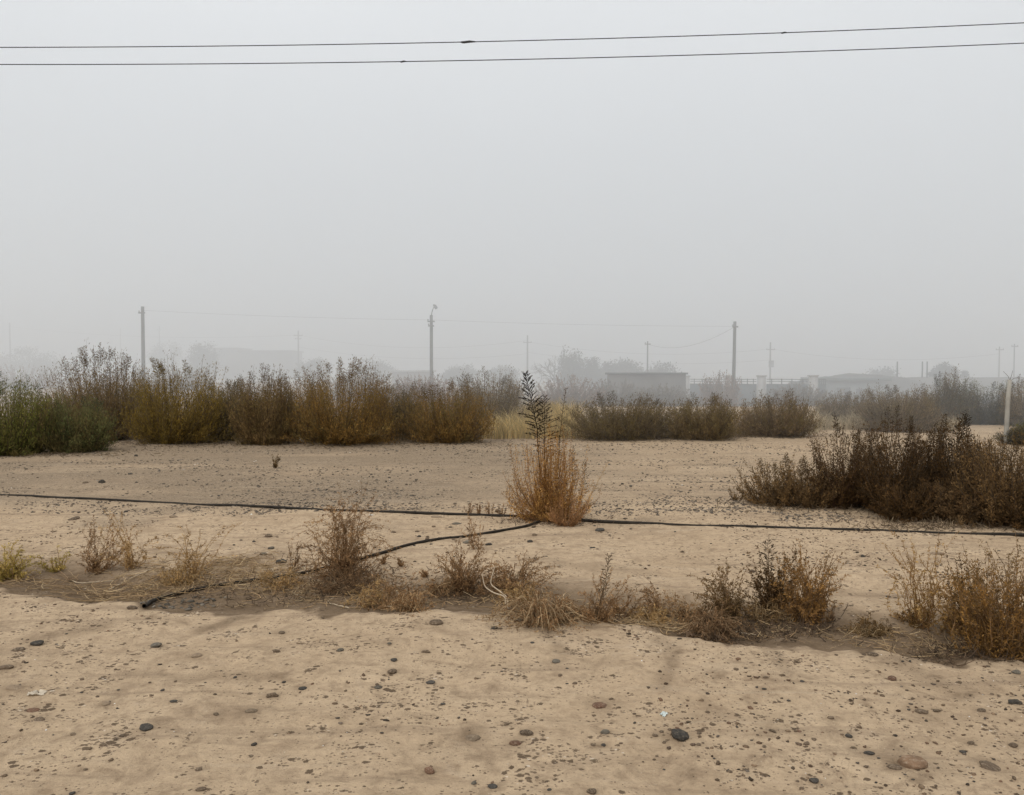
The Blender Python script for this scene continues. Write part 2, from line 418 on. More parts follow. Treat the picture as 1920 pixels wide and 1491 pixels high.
damp = sstep(-0.03, 0.06, S) * (1 - sstep(0.62, 1.45, S)) * 1.0
def seg_mask(pts, w):
    m = np.zeros_like(XX)
    for (a, b) in zip(pts[:-1], pts[1:]):
        A = G(*a)[:2]; B = G(*b)[:2]; d = B - A; L2 = d @ d
        t = np.clip(((XX - A[0]) * d[0] + (YY - A[1]) * d[1]) / L2, 0, 1)
        dd = np.hypot(XX - A[0] - t * d[0], YY - A[1] - t * d[1]) + 0.05 * fbm(XX, YY, 5, 3)
        m = np.maximum(m, np.exp(-(dd / w) ** 2))
    return m
for pts, w, k in [([(385, 1180), (450, 1158)], .07, .7), ([(1235, 1200), (1262, 1215), (1255, 1250), (1246, 1290)], .045, .4),
                  ([(1440, 1215), (1462, 1240), (1475, 1262)], .04, .4), ([(1015, 1172), (1035, 1200), (1060, 1225)], .035, .5),
                  ([(60, 1200), (130, 1185), (190, 1175)], .09, .45), ([(1300, 1345), (1400, 1350), (1480, 1362)], .10, .25),
                  ([(1680, 1240), (1740, 1270), (1800, 1300)], .09, .4), ([(250, 1262), (330, 1270), (420, 1268), (520, 1268)], .06, .35),
                  ([(520, 1040), (440, 1050), (380, 1060)], .2, .5), ([(1000, 1050), (1090, 1060), (1200, 1075)], .14, .35),
                  ([(1520, 1110), (1700, 1120)], .12, .35)]:
    damp = np.maximum(damp, k * seg_mask(pts, w))
def ring_damp_shade(stones):  # wet soil and painted contact shade darken the ground around each stone
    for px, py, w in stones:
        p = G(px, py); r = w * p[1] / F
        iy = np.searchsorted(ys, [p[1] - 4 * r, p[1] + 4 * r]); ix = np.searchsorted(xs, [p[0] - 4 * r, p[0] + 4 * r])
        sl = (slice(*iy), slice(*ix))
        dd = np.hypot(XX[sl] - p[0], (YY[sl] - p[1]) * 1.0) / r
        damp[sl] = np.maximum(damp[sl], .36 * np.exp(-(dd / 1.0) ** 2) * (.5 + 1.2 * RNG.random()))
dark_grit = sstep(9.6, 10.8, YY + 0.5 * fbm(XX, YY, .5, 2)) * (1 - sstep(19, 26, YY))
left = 1 - sstep(-2.5, 3.5, XX + 1.2 * fbm(XX, YY, 0.4, 2))
band = 0.5 + 0.9 * fbm(XX * 0.35, YY, 0.9, 4)
grit = np.clip(dark_grit * (0.30 + 0.62 * left) * (0.35 + 1.2 * band), 0, 0.95)
grit = np.maximum(grit, np.clip(2.2 * fbm(XX * .6, YY, 1.1, 3) - 0.55, 0, .6) * sstep(7.5, 9.5, YY) * (1 - sstep(17, 22, YY)))
for yy, ww in ((13.3, .25), (14.9, .28), (11.6, .2), (16.6, .3), (12.3, .12), (10.4, .10)):
    grit = np.maximum(grit, .85 * np.exp(-((YY - (yy + 0.25 * fbm(XX, YY * 0 + yy, 0.15, 2) - 0.03 * XX)) / ww) ** 2) * (0.6 + fbm(XX, YY, 1.2, 3)))
ring_damp_shade([(a[0], a[1], a[2]) for a in NAMED + MORE if a[1] > 990])
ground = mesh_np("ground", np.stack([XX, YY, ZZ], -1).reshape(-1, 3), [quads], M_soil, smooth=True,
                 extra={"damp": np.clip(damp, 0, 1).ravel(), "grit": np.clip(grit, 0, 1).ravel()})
tag(ground, kind="structure")

# ------------------------------------------------------------------ plants
def nrm(v): return v / (np.linalg.norm(v, axis=-1, keepdims=True) + 1e-9)
def bezier_shoots(rng, n, w, h, dpt, prof, rb, lean, droop, wig, K=8, upbend=0.72, zlow=0.08, shell=0.5, cz=.38, rag=0.0):
    """ascending shoots filling an uneven ovoid w wide, dpt deep and h tall, from a crown of radius rb"""
    zf = zlow + (1 - zlow) * rng.random(n) ** 0.72
    phi = rng.random(n) * 2 * math.pi
    ph = rng.random(3) * 6.28
    lump = 1 + 0.13 * np.sin(2 * phi + ph[0]) + 0.10 * np.sin(3 * phi + ph[1] + 3 * zf) + 0.07 * np.sin(5 * phi + ph[2])
    rr = np.interp(zf, *prof) * (shell + (1 - shell) * rng.random(n) ** 0.5) * lump * (0.86 + 0.3 * rng.random(n))
    hz = h * (0.90 + 0.14 * rng.random(n) + 0.08 * np.sin(2 * phi + ph[1]))
    if rag: hz = hz * (1 - rag * .55 + rag * (rng.random(n) ** 2.5 + .55 * np.sin(3 * phi + ph[2]) * np.cos(2 * phi + ph[0])))
    E = np.stack([rr * w / 2 * np.cos(phi) + lean[0] * zf * h, rr * dpt / 2 * np.sin(phi) + lean[1] * zf * h, zf * hz], 1)
    a = rng.random(n) * 6.28; q = rb * np.sqrt(rng.random(n))
    B = np.stack([q * np.cos(a) * (w / max(w, dpt)), q * np.sin(a) * (dpt / max(w, dpt)), np.full(n, -0.03)], 1)
    Cc = B + (E - B) * np.stack([np.full(n, upbend), np.full(n, upbend), np.full(n, cz)], 1)
    t = np.linspace(0, 1, K)[None, :, None]
    P = (1 - t) ** 2 * B[:, None] + 2 * t * (1 - t) * Cc[:, None] + t * t * E[:, None]
    wob = rng.normal(size=(n, 1, 3)) * np.sin(t * math.pi * 1.5) + rng.normal(size=(n, 1, 3)) * np.sin(t * math.pi * 3) * .5
    P = P + wob * wig
    if droop > 0:
        o = np.stack([np.cos(phi), np.sin(phi), np.zeros(n)], 1)[:, None]
        k = np.clip((t - 0.62) / 0.38, 0, 1) ** 2
        dr = (droop * (0.5 + rng.random(n)))[:, None, None]
        P = P + k * dr * (o * 0.75 - np.array([0, 0, 1.15]))
        P[..., 2] = np.maximum(P[..., 2], -0.02 + 0.05 * t[..., 0])
    return P, zf
def along(P, rng, n, t0, t1=1.0):
    S, K, _ = P.shape
    t = (t0 + (t1 - t0) * rng.random((S, n))) * (K - 1.001)
    i = t.astype(int); f = (t - i)[..., None]
    r = np.arange(S)[:, None]
    p = P[r, i] * (1 - f) + P[r, i + 1] * f
    d = nrm(P[r, i + 1] - P[r, i])
    return p.reshape(-1, 3), d.reshape(-1, 3), (t / (K - 1)).reshape(-1)
def pick(rng, cols, n, jit=0.16):
    cols = np.asarray(cols, float)
    k = rng.integers(0, len(cols), n); k2 = rng.integers(0, len(cols), n); f = rng.random((n, 1))
    return (cols[k] * f + cols[k2] * (1 - f)) * (1 + jit * rng.normal(size=(n, 1)))
def spire(g, rng, p0, p1, n_br, Lb, cols, r0=0.006, t0=0.45, flat=1.0, seed_l=0.022, seed_w=0.008, dens=9, bend=0.03):
    """tall stalk with alternating feathered side branchlets that shorten to the tip"""
    p0 = np.asarray(p0, float); p1 = np.asarray(p1, float); H = np.linalg.norm(p1 - p0)
    t = np.linspace(0, 1, 10)[:, None]
    P = p0 + (p1 - p0) * t + np.sin(t * math.pi) * np.array([bend, bend * .3, 0]) * H + rng.normal(size=(10, 3)) * 0.004 * H
    cols = np.asarray(cols, float)
    g.tubes(P[None], np.linspace(r0, r0 * .35, 10)[None], cols[0], 4)
    tt = t0 + (1 - t0) * np.linspace(0, 1, n_br) ** .85 * (1 - .01 * rng.random(n_br))
    for i, a in enumerate(tt):
        a = min(a, .985); k = a * 8.999; j = int(k); p = P[j] + (P[j + 1] - P[j]) * (k - j); T = nrm(P[j + 1] - P[j])
        sgn = 1 if i % 2 else -1
        az = (0 if sgn > 0 else math.pi) + rng.normal() * (0.55 if flat else 3)
        o = np.array([math.cos(az), math.sin(az), 0]); rel = (a - t0) / (1 - t0)
        u = nrm(o * 0.85 + T * (0.30 + 0.75 * rel) + rng.normal(size=3) * 0.16)
        L = Lb * min(1, (1.06 - rel) * 1.5) ** .9 * (0.45 + 0.75 * rng.random()) * (.6 + .4 * min(1, rel * 4)) + seed_l * .5
        s = np.linspace(0, 1, 6)[:, None]
        Q = p + u * L * s + np.array([0, 0, -1]) * (s ** 2) * L * 0.16
        g.tubes(Q[None], np.linspace(r0 * .42, r0 * .2, 6)[None], cols[0], 3)
        m = max(3, int(dens * L / 0.1)); ss = 0.10 + 0.9 * rng.random(m); kk = ss * 4.999; jj = kk.astype(int)
        pp = Q[jj] + (Q[jj + 1] - Q[jj]) * (kk - jj)[:, None]
        dd = nrm(u * 1.0 + rng.normal(size=(m, 3)) * 0.30)
        g.leaves(pp, dd, seed_l * (0.6 + 0.8 * rng.random(m)), seed_w * (0.6 + .6 * rng.random(m)), pick(rng, cols, m), rng)

BUSH = ([0, .12, .35, .6, .8, .93, 1.0], [.86, .98, 1.0, .97, .88, .72, .42])
WEED = ([0, .15, .4, .7, .9, 1.0], [.45, .62, .85, .95, .75, .45])
VASE = ([0, .2, .5, .75, 1.0], [.55, .85, 1.0, .75, .2])

def plant(name, label, cat, group, base, w, h, cols, n=200, leafn=60, leaf=(.09, .016), dpt=None, prof=BUSH, rb=None, lean=(0, 0),
          droop=0.0, wig=0.02, stem_r=0.005, stemc=(0.10, 0.07, 0.045), t0=0.22, updir=0.35, spread=0.75, spires=0, spire_len=0.3,
          spire_cols=None, zlow=0.06, shell=0.45, seed=0, topcol=None, heads=None, upbend=0.72, fuzz=0.0, cz=.38, rag=0.0):
    rng = np.random.default_rng(seed + 11)
    dpt = dpt or w * 0.85; rb = rb if rb is not None else w * 0.12
    root = empty(name, base, label, cat, group)
    P, zf = bezier_shoots(rng, n, w, h, dpt, prof, rb, lean, droop, wig * h, zlow=zlow, shell=shell, upbend=upbend, cz=cz, rag=rag)
    g = Geo()
    rad = stem_r * np.linspace(1, .3, P.shape[1])[None] * (0.6 + 0.8 * rng.random((n, 1)))
    g.tubes(P, rad, pick(rng, [stemc, tuple(v * .7 for v in stemc), tuple(v * 1.25 for v in stemc)], n))
    g.build("stems", M_stem, root)
    g = Geo()
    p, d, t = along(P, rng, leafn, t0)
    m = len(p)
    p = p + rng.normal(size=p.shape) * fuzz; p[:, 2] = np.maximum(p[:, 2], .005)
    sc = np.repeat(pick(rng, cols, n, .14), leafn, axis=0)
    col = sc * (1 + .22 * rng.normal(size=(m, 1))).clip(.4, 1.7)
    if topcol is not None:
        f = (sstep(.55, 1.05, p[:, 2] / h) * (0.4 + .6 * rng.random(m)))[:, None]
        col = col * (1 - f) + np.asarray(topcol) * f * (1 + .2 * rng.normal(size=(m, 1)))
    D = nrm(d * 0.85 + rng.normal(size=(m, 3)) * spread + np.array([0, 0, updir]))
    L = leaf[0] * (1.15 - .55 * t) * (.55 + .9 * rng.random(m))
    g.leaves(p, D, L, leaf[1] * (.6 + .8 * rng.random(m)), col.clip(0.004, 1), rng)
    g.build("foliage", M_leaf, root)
    if spires or heads:
        sc_ = spire_cols or [tuple(v * .55 for v in cols[1]), tuple(v * .75 for v in cols[0])]
        for i in range(spires):
            zt = rng.random(); a = rng.random() * 6.28; q = math.sqrt(rng.random()) * .72
            x = w / 2 * q * math.cos(a) + lean[0] * h; y = dpt / 2 * q * math.sin(a)
            z = h * (1 - .38 * q * q) - 0.05
            L = spire_len * (.5 + .8 * rng.random())
            p0 = (x * .8, y * .8, z - L * .55); p1 = (x + (rng.random() - .5) * L * .5, y, z + L * .55)
            g = Geo(); spire(g, rng, p0, p1, 24, L * .24, sc_, stem_r * .8, .05, 1, leaf[0] * .55, leaf[1] * .75, 9)
            g.build("seed_plume", M_leaf, root)
        for hd in (heads or []):
            g = Geo(); spire(g, rng, *hd[:2], **hd[2]); g.build("seed_plume", M_leaf, root)
    return root

def px_plant(name, label, cat, group, x0, x1, ytop, ybase, cols, ydist=None, **kw):
    """plant whose foot stands where the photo shows it; extents measured from the photo"""
    grow = kw.pop('grow', 1.0); b = G((x0 + x1) / 2, ybase)
    if ydist:
        b = at((x0 + x1) / 2, ybase, ydist); b[2] = tz(b[0], b[1])
    s = b[1] / F
    top = at((x0 + x1) / 2, ytop, b[1])[2]
    return plant(name, label, cat, group, b, (x1 - x0) * s * 1.12 * grow, (top - b[2]) * 1.05 * grow, cols, **kw)

BR1 = [(0.185, 0.102, 0.028), (0.135, 0.078, 0.024), (0.22, 0.125, 0.034)]       # warm brown
BR2 = [(0.155, 0.096, 0.040), (0.115, 0.074, 0.034), (0.185, 0.118, 0.050)]        # grey brown
OLV = [(0.180, 0.118, 0.022), (0.135, 0.092, 0.020), (0.215, 0.138, 0.028)]      # olive ochre
DRK = [(0.075, 0.056, 0.026), (0.090, 0.068, 0.030), (0.06, 0.050, 0.027)]
GRN = [(0.150, 0.150, 0.036), (0.110, 0.120, 0.033), (0.185, 0.160, 0.042)]
GRN2 = [(0.100, 0.112, 0.042), (0.115, 0.122, 0.045), (0.135, 0.115, 0.042)]
HZY = [(0.195, 0.152, 0.105), (0.155, 0.125, 0.092), (0.225, 0.172, 0.115)]  # grey brown, with haze mixed into the colour of the right bushes
ORG = [(0.47, 0.255, 0.075), (0.35, 0.18, 0.052), (0.56, 0.32, 0.105), (0.25, 0.13, 0.042)]
STRAW = [(0.66, 0.48, 0.20), (0.54, 0.39, 0.17), (0.72, 0.55, 0.26)]
DBR = [(0.090, 0.050, 0.020), (0.065, 0.040, 0.018), (0.12, 0.066, 0.025)]
DBR2 = [(0.18, 0.108, 0.046), (0.125, 0.080, 0.038), (0.22, 0.132, 0.054)]
RUS = [(0.29, 0.168, 0.078), (0.21, 0.118, 0.055), (0.38, 0.235, 0.115)]
TAN = [(0.38, 0.235, 0.095), (0.29, 0.178, 0.075), (0.45, 0.29, 0.125)]
YEL = [(0.44, 0.31, 0.07), (0.34, 0.26, 0.06), (0.50, 0.36, 0.11)]

GB = "tall bushes in the row beyond the bare field"
rowkw = dict(grow=1.03, rag=.16, n=400, leafn=96, leaf=(.085, .0125), rb=.45, fuzz=.045, t0=.08, upbend=.86, cz=.32, updir=.75, spread=.62, spire_len=.34, wig=.018, stem_r=.006, prof=BUSH, shell=.5, zlow=.03)
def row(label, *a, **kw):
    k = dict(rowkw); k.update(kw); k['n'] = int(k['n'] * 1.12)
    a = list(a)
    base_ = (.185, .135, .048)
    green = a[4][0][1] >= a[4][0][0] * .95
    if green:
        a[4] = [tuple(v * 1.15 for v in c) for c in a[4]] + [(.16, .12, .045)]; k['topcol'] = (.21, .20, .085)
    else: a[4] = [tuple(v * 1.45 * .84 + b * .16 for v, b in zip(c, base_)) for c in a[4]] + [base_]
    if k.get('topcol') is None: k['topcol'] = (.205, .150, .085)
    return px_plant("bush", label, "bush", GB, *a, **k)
row("feathery green bush cut by the left edge of the view", -70, 92, 722, 852, GRN, seed=1, spires=9, spire_cols=[(.07, .09, .04), (.10, .11, .05)], spire_len=.5)
row("low blue green bush in front of the tallest brown bush", 85, 205, 752, 846, GRN2, seed=2, spires=4, spire_cols=[(.07, .085, .045), (.09, .10, .06)], n=260)
row("tallest brown bush with thin open twigs rising above it, at left", 100, 275, 672, 828, BR2, ydist=19.8, seed=3, spires=16, spire_len=.42, n=420, topcol=(.10, .075, .05))
row("olive ochre bush right of the tallest brown bush", 258, 412, 686, 830, OLV, seed=4, spires=7, n=380)
row("narrow dark bush in the gap beside the olive ochre bush", 395, 470, 722, 826, DRK, seed=5, spires=3, n=230, ydist=20.0)
row("dull brown bush with a pale ragged top, middle of the left row", 440, 556, 706, 832, BR2, seed=6, spires=6, topcol=(.16, .125, .085))
row("broad warm brown bush, widest of the row", 532, 748, 692, 830, BR1, seed=7, spires=14, n=520, topcol=(.17, .125, .075))
row("small dark leafy bush right of the widest brown bush", 690, 780, 742, 825, DRK, seed=8, spires=4, n=240, ydist=20.2)
row("rounded brown bush standing left of the straw coloured grass", 762, 902, 724, 829, BR1, seed=9, spires=6, n=380, topcol=(.14, .10, .06))
row("pale brown bush rising behind the rounded brown bush", 838, 990, 706, 806, [(.17, .12, .065), (.13, .095, .055), (.2, .145, .08)], seed=10, spires=8, ydist=23.5, topcol=(.2, .155, .10))
row("small dark bush seen behind the tall orange weed", 992, 1050, 752, 800, BR2, seed=12, spires=2, ydist=25, n=200)
row("dark brown bush right of the tall orange weed", 1072, 1258, 738, 823, [(.12, .084, .040), (.09, .066, .034), (.14, .098, .048)], grow=.93, seed=13, spires=8, n=440)
row("brown bush with one thin spike on top, centre right", 1235, 1392, 742, 822, [(.15, .102, .048), (.11, .08, .040), (.17, .115, .053)], grow=.93, seed=14, spires=6, n=380)
row("rounded brown bush in front of the fence pillars", 1380, 1528, 738, 818, [(.16, .104, .054), (.125, .085, .048), (.18, .12, .06)], grow=.93, seed=15, spires=5, n=380)
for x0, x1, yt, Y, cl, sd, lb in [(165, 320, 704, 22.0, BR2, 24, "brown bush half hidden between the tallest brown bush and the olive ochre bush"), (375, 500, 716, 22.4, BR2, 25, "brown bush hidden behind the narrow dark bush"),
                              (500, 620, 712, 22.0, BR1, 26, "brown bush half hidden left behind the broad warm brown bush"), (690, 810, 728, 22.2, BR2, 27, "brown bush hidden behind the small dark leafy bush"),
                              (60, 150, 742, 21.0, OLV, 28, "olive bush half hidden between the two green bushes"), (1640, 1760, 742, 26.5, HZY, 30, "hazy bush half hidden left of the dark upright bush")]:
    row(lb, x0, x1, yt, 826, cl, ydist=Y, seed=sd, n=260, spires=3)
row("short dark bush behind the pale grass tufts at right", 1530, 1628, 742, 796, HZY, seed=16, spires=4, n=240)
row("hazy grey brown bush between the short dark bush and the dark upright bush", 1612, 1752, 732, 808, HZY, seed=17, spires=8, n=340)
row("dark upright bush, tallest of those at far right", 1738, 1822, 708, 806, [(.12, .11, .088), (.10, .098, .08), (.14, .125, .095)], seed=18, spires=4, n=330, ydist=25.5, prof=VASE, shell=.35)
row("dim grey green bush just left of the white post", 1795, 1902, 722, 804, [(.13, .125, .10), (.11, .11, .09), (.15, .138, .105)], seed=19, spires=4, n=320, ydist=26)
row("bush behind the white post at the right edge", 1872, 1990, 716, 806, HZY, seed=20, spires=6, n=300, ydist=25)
row("low rounded grey shrub at the foot of the white post", 1888, 1990, 796, 834, [(.075, .072, .066), (.09, .085, .075)], seed=21, n=260, leaf=(.06, .014), rb=.25)
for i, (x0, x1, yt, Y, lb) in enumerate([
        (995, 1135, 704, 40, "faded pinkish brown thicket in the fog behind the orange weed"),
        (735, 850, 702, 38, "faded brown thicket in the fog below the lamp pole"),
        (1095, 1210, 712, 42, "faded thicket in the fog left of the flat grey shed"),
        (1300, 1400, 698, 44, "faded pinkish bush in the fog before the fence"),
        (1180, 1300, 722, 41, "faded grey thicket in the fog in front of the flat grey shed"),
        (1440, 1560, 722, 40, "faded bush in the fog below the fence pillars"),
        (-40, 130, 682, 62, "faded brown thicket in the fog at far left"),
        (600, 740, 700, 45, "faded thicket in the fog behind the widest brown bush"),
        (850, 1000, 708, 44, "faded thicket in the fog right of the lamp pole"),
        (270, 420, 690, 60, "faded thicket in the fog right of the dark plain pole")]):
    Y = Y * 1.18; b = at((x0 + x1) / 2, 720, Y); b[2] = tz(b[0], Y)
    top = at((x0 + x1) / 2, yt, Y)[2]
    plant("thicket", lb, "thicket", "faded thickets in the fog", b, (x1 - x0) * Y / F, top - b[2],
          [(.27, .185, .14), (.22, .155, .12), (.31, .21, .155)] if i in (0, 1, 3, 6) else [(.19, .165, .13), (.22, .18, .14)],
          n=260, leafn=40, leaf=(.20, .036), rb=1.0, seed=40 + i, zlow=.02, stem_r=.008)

# right hand cluster of dark weeds
GC = "dark weeds clustered at right"
clk = dict(grow=1.06, fuzz=.014, n=150, leafn=64, leaf=(.050, .0088), wig=.02, stem_r=.0042, rb=.10, shell=.35, updir=.3, spread=.8)
def clus(label, *a, **kw):
    k = dict(clk); k.update(kw); k['n'] = int(k['n'] * 1.5)
    return px_plant("weed_bush", label, "weed", GC, *a, **k)
clus("low brown weed at the left end of the dark weed cluster", 1392, 1530, 866, 946, DBR2, seed=60, n=95, rag=.2, spires=4, spire_len=.16, rb=.22, prof=BUSH)
clus("open dark weed with curled tips, second from the cluster's left end", 1512, 1632, 808, 952, DBR, seed=61, droop=.05, n=120, leafn=56, spires=4, spire_len=.2, prof=WEED, stemc=(.09, .05, .03))
clus("dense nearly black weed above the white plastic scrap", 1600, 1752, 798, 962, DBR, seed=62, droop=.03, n=250, spires=8, spire_len=.26, prof=WEED, rb=.22)
clus("dark weed with the tallest feathered spike in the cluster", 1728, 1842, 806, 966, DBR, seed=63, n=200, spires=5, spire_len=.3, prof=WEED,
     heads=[((.02, 0, .72), (.13, 0, 1.20), dict(n_br=34, Lb=.17, cols=[(.035, .03, .02), (.05, .04, .025)], r0=.006, t0=.1, seed_l=.034, seed_w=.011)),
            ((-.15, 0, .6), (-.12, 0, .98), dict(n_br=20, Lb=.12, cols=[(.04, .03, .02), (.05, .04, .025)], r0=.005, t0=.1, seed_l=.03, seed_w=.01))])
clus("brown weed with spiky tips cut by the right edge", 1800, 1965, 836, 984, DBR2, seed=64, n=280, spires=10, spire_len=.26, prof=WEED, rb=.25)
clus("tawny tangled weed low in front of the dark cluster", 1730, 1862, 900, 976, [(.17, .10, .045), (.12, .075, .035), (.21, .13, .06)], seed=65, n=210, rb=.2, prof=BUSH, droop=.03)
clus("dark tangled weed in the corner against the black hose at right", 1845, 1990, 908, 986, DBR, seed=66, n=220, rb=.25, prof=BUSH)
for x0, x1, yt, yb, cl, sd, lb in [(1462, 1580, 872, 950, DBR2, 150, "low brown weed filling between the cluster's first and second weeds"), (1575, 1668, 822, 952, DBR, 151, "dark weed half hidden between the second weed and the nearly black one"),
        (1690, 1790, 832, 958, DBR, 152, "dark weed half hidden left of the tallest feathered spike"), (1780, 1880, 836, 968, DBR2, 153, "brown weed half hidden right of the tallest feathered spike"), (1640, 1760, 900, 972, DBR, 154, "low dark growth at the foot of the nearly black weed")]:
    clus(lb, x0, x1, yt, yb, cl, seed=sd, n=70 if sd in (150, 151) else 115, rag=.2, spires=3, spire_len=.2, prof=WEED if sd != 154 else BUSH, rb=.15)
px_plant("weed_sprout", "tiny twin sprout left of the dark weed cluster", "weed", None, 1368, 1398, 908, 940, DBR2, n=14, leafn=24, leaf=(.035, .008), seed=67, prof=WEED, rb=.04, stem_r=.003)

# the tall orange weed in the middle
cb = G(1030, 976); sc_ = cb[1] / F
def loc(px, py, dy=0.0):
    p = at(px, py, cb[1] + dy) - cb
    return tuple(p)
K1 = [(.026, .019, .014), (.045, .03, .02), (.036, .030, .020)]
K2 = [(.085, .045, .022), (.06, .034, .018)]
plant("tall_weed", "tall orange brown weed with three dark feathered spikes beside the hose", "weed", None, cb, 165 * sc_, 168 * sc_, ORG,
      n=270, leafn=78, leaf=(.036, .0062), fuzz=.013, cz=.30, dpt=.8, prof=([0, .1, .3, .55, .8, 1], [.72, .95, 1.0, .93, .66, .30]), rb=.22, wig=.03, stem_r=.0036,
      stemc=(.21, .10, .04), t0=.12, updir=.25, spread=.75, seed=70, shell=.15, zlow=.05, upbend=.92,
      heads=[(loc(1012, 890), loc(984, 697), dict(n_br=62, Lb=.19, cols=K1, r0=.008, t0=.36, seed_l=.026, seed_w=.009, dens=18, bend=.035)),
             (loc(1014, 960), loc(1012, 880), dict(n_br=4, Lb=.05, cols=K1, r0=.008, t0=.5, bend=0)),
             (loc(1022, 900, .05), loc(1021, 742, .05), dict(n_br=42, Lb=.20, cols=[(.06, .035, .02), (.045, .03, .02)], r0=.0075, t0=.30, seed_l=.026, seed_w=.008, dens=15, bend=-.01)),
             (loc(1046, 880, .1), loc(1062, 727, .1), dict(n_br=26, Lb=.075, cols=[(.085, .055, .026), (.055, .042, .022)], r0=.0065, t0=.1, seed_l=.024, seed_w=.006, dens=9, bend=-.02)),
             (loc(1036, 960, -.05), loc(1030, 795, -.05), dict(n_br=44, Lb=.10, cols=ORG, r0=.006, t0=.2, seed_l=.03, seed_w=.006, dens=12, bend=.0)),
             (loc(1046, 960, .05), loc(1044, 812, .05), dict(n_br=40, Lb=.09, cols=ORG, r0=.006, t0=.2, seed_l=.03, seed_w=.006, dens=12, bend=.0)),
             (loc(1066, 960, 0), loc(1074, 840, 0), dict(n_br=34, Lb=.07, cols=K2, r0=.005, t0=.3, seed_l=.03, seed_w=.006, bend=.02)),
             (loc(1080, 960, .1), loc(1097, 868, .1), dict(n_br=34, Lb=.06, cols=K2, r0=.005, t0=.3, seed_l=.03, seed_w=.006, bend=.06)),
             (loc(998, 960, 0), loc(956, 836, 0), dict(n_br=30, Lb=.06, cols=RUS, r0=.005, t0=.2, seed_l=.03, seed_w=.006, bend=-.05)),
             (loc(1085, 965, 0), loc(1138, 868, 0), dict(n_br=16, Lb=.05, cols=TAN, r0=.004, t0=.3, seed_l=.025, seed_w=.005, bend=.03)),
             (loc(990, 965, -.1), loc(940, 925, -.1), dict(n_br=22, Lb=.05, cols=RUS, r0=.004, t0=.2, seed_l=.025, seed_w=.005, bend=.02))])
px_plant("weed", "pinkish tawny tuft spreading low against the right foot of the tall orange weed", "weed", None, 1022, 1104, 930, 986,
         [(.36, .19, .085), (.28, .15, .065), (.42, .24, .11)], n=70, leafn=56, leaf=(.032, .0052), seed=71, prof=WEED, rb=.05, stem_r=.0032, stemc=(.3, .17, .08), upbend=.9, dpt=.4)

# weeds along the ditch
GW = "dry weeds along the ditch"
wk = dict(grow=1.1, fuzz=.004, n=26, leafn=56, leaf=(.030, .0064), wig=.055, stem_r=.0028, rb=.05, prof=WEED, shell=.2, updir=.1, spread=.9, droop=.03, t0=.18, stemc=(.20, .12, .06))
def weed(label, *a, **kw):
    k = dict(wk); k.update(kw); k['droop'] = k['droop'] * 1.5 + .01
    if 'lean' not in kw: k['lean'] = (.22 * math.sin(k['seed'] * 2.4), 0); k['n'] = int(k['n'] * 1.45)
    return px_plant("weed", label, "weed", GW, *a, **k)
weed("yellow green weed cut by the left edge above the ditch", -40, 66, 1020, 1086, YEL, seed=80, n=44, leafn=52, rb=.12)
weed("thin yellowish weed second from the left edge", 76, 128, 1018, 1070, YEL, seed=81, n=14, leafn=36)
weed("reddish brown many stemmed weed at left above the ditch", 132, 224, 992, 1072, RUS, grow=1.24, seed=82, n=26, upbend=.6, droop=.01)
weed("upright pale weed with two drooping dark heads at left", 206, 292, 960, 1066, TAN, grow=1.24, seed=83, n=18, droop=.05, topcol=(.10, .065, .04), stemc=(.3, .19, .09))
weed("leaning tan weed with hooked tips over the straw heap", 305, 412, 968, 1090, TAN, grow=1.24, seed=84, n=20, droop=.06, lean=(.18, 0), topcol=(.14, .09, .05), stemc=(.32, .2, .09))
weed("large rust brown weed with hanging tips, rooted over the hose branch", 572, 716, 930, 1082, RUS, grow=1.24, seed=85, n=80, leafn=70, droop=.11, topcol=(.12, .07, .04), leaf=(.032, .0062), shell=.12, updir=-.5, upbend=.85, rb=.09,
     prof=([0, .15, .4, .6, .8, 1], [.5, .9, 1.0, .8, .5, .18]))
weed("dull low growth at the foot of the large rust brown weed", 585, 735, 1058, 1108, [(.19, .115, .06), (.14, .088, .05)], seed=86, n=60, leafn=34, rb=.25, prof=BUSH, droop=.01)
weed("short sparse brown weed right of the large rust brown weed", 676, 800, 1072, 1140, RUS, seed=87, n=34, leafn=34, rb=.22)
weed("slender single weed standing in front of the hose branch", 872, 918, 968, 1030, RUS, seed=88, n=8, leafn=50, droop=.01, rb=.03)
weed("bushy brown weed with pointed heads behind the white bent stems", 820, 920, 1012, 1112, RUS, seed=89, n=54, leafn=50, topcol=(.12, .075, .045))
weed("drooping brown weed over the white bent stems", 892, 1022, 1036, 1112, RUS, seed=90, n=54, leafn=50, droop=.06, topcol=(.13, .085, .05), rb=.12)
weed("collapsed straw tinted tumbleweed at the ditch lip, centre", 962, 1088, 1090, 1166, [(.28, .16, .075), (.20, .115, .055), (.38, .25, .13)], seed=91, n=110, leafn=30, droop=.10, rb=.12, prof=BUSH, stemc=(.42, .30, .17), stem_r=.0034)
weed("sparse brown weed with one straight dark spike, centre right", 1072, 1156, 1068, 1166, RUS, seed=92, n=22,
     heads=[((.02, 0, .05), (.10, 0, .46), dict(n_br=30, Lb=.035, cols=[(.10, .065, .035), (.075, .05, .03)], r0=.004, t0=.25, seed_l=.024, seed_w=.007))])
weed("low leaning weed right of the dark spike weed", 1122, 1200, 1118, 1156, RUS, seed=93, n=14, lean=(.5, 0), droop=.0)
weed("thin arched weed before the tumbled clump", 1192, 1290, 1070, 1152, RUS, seed=94, n=16, droop=.07, leafn=40)
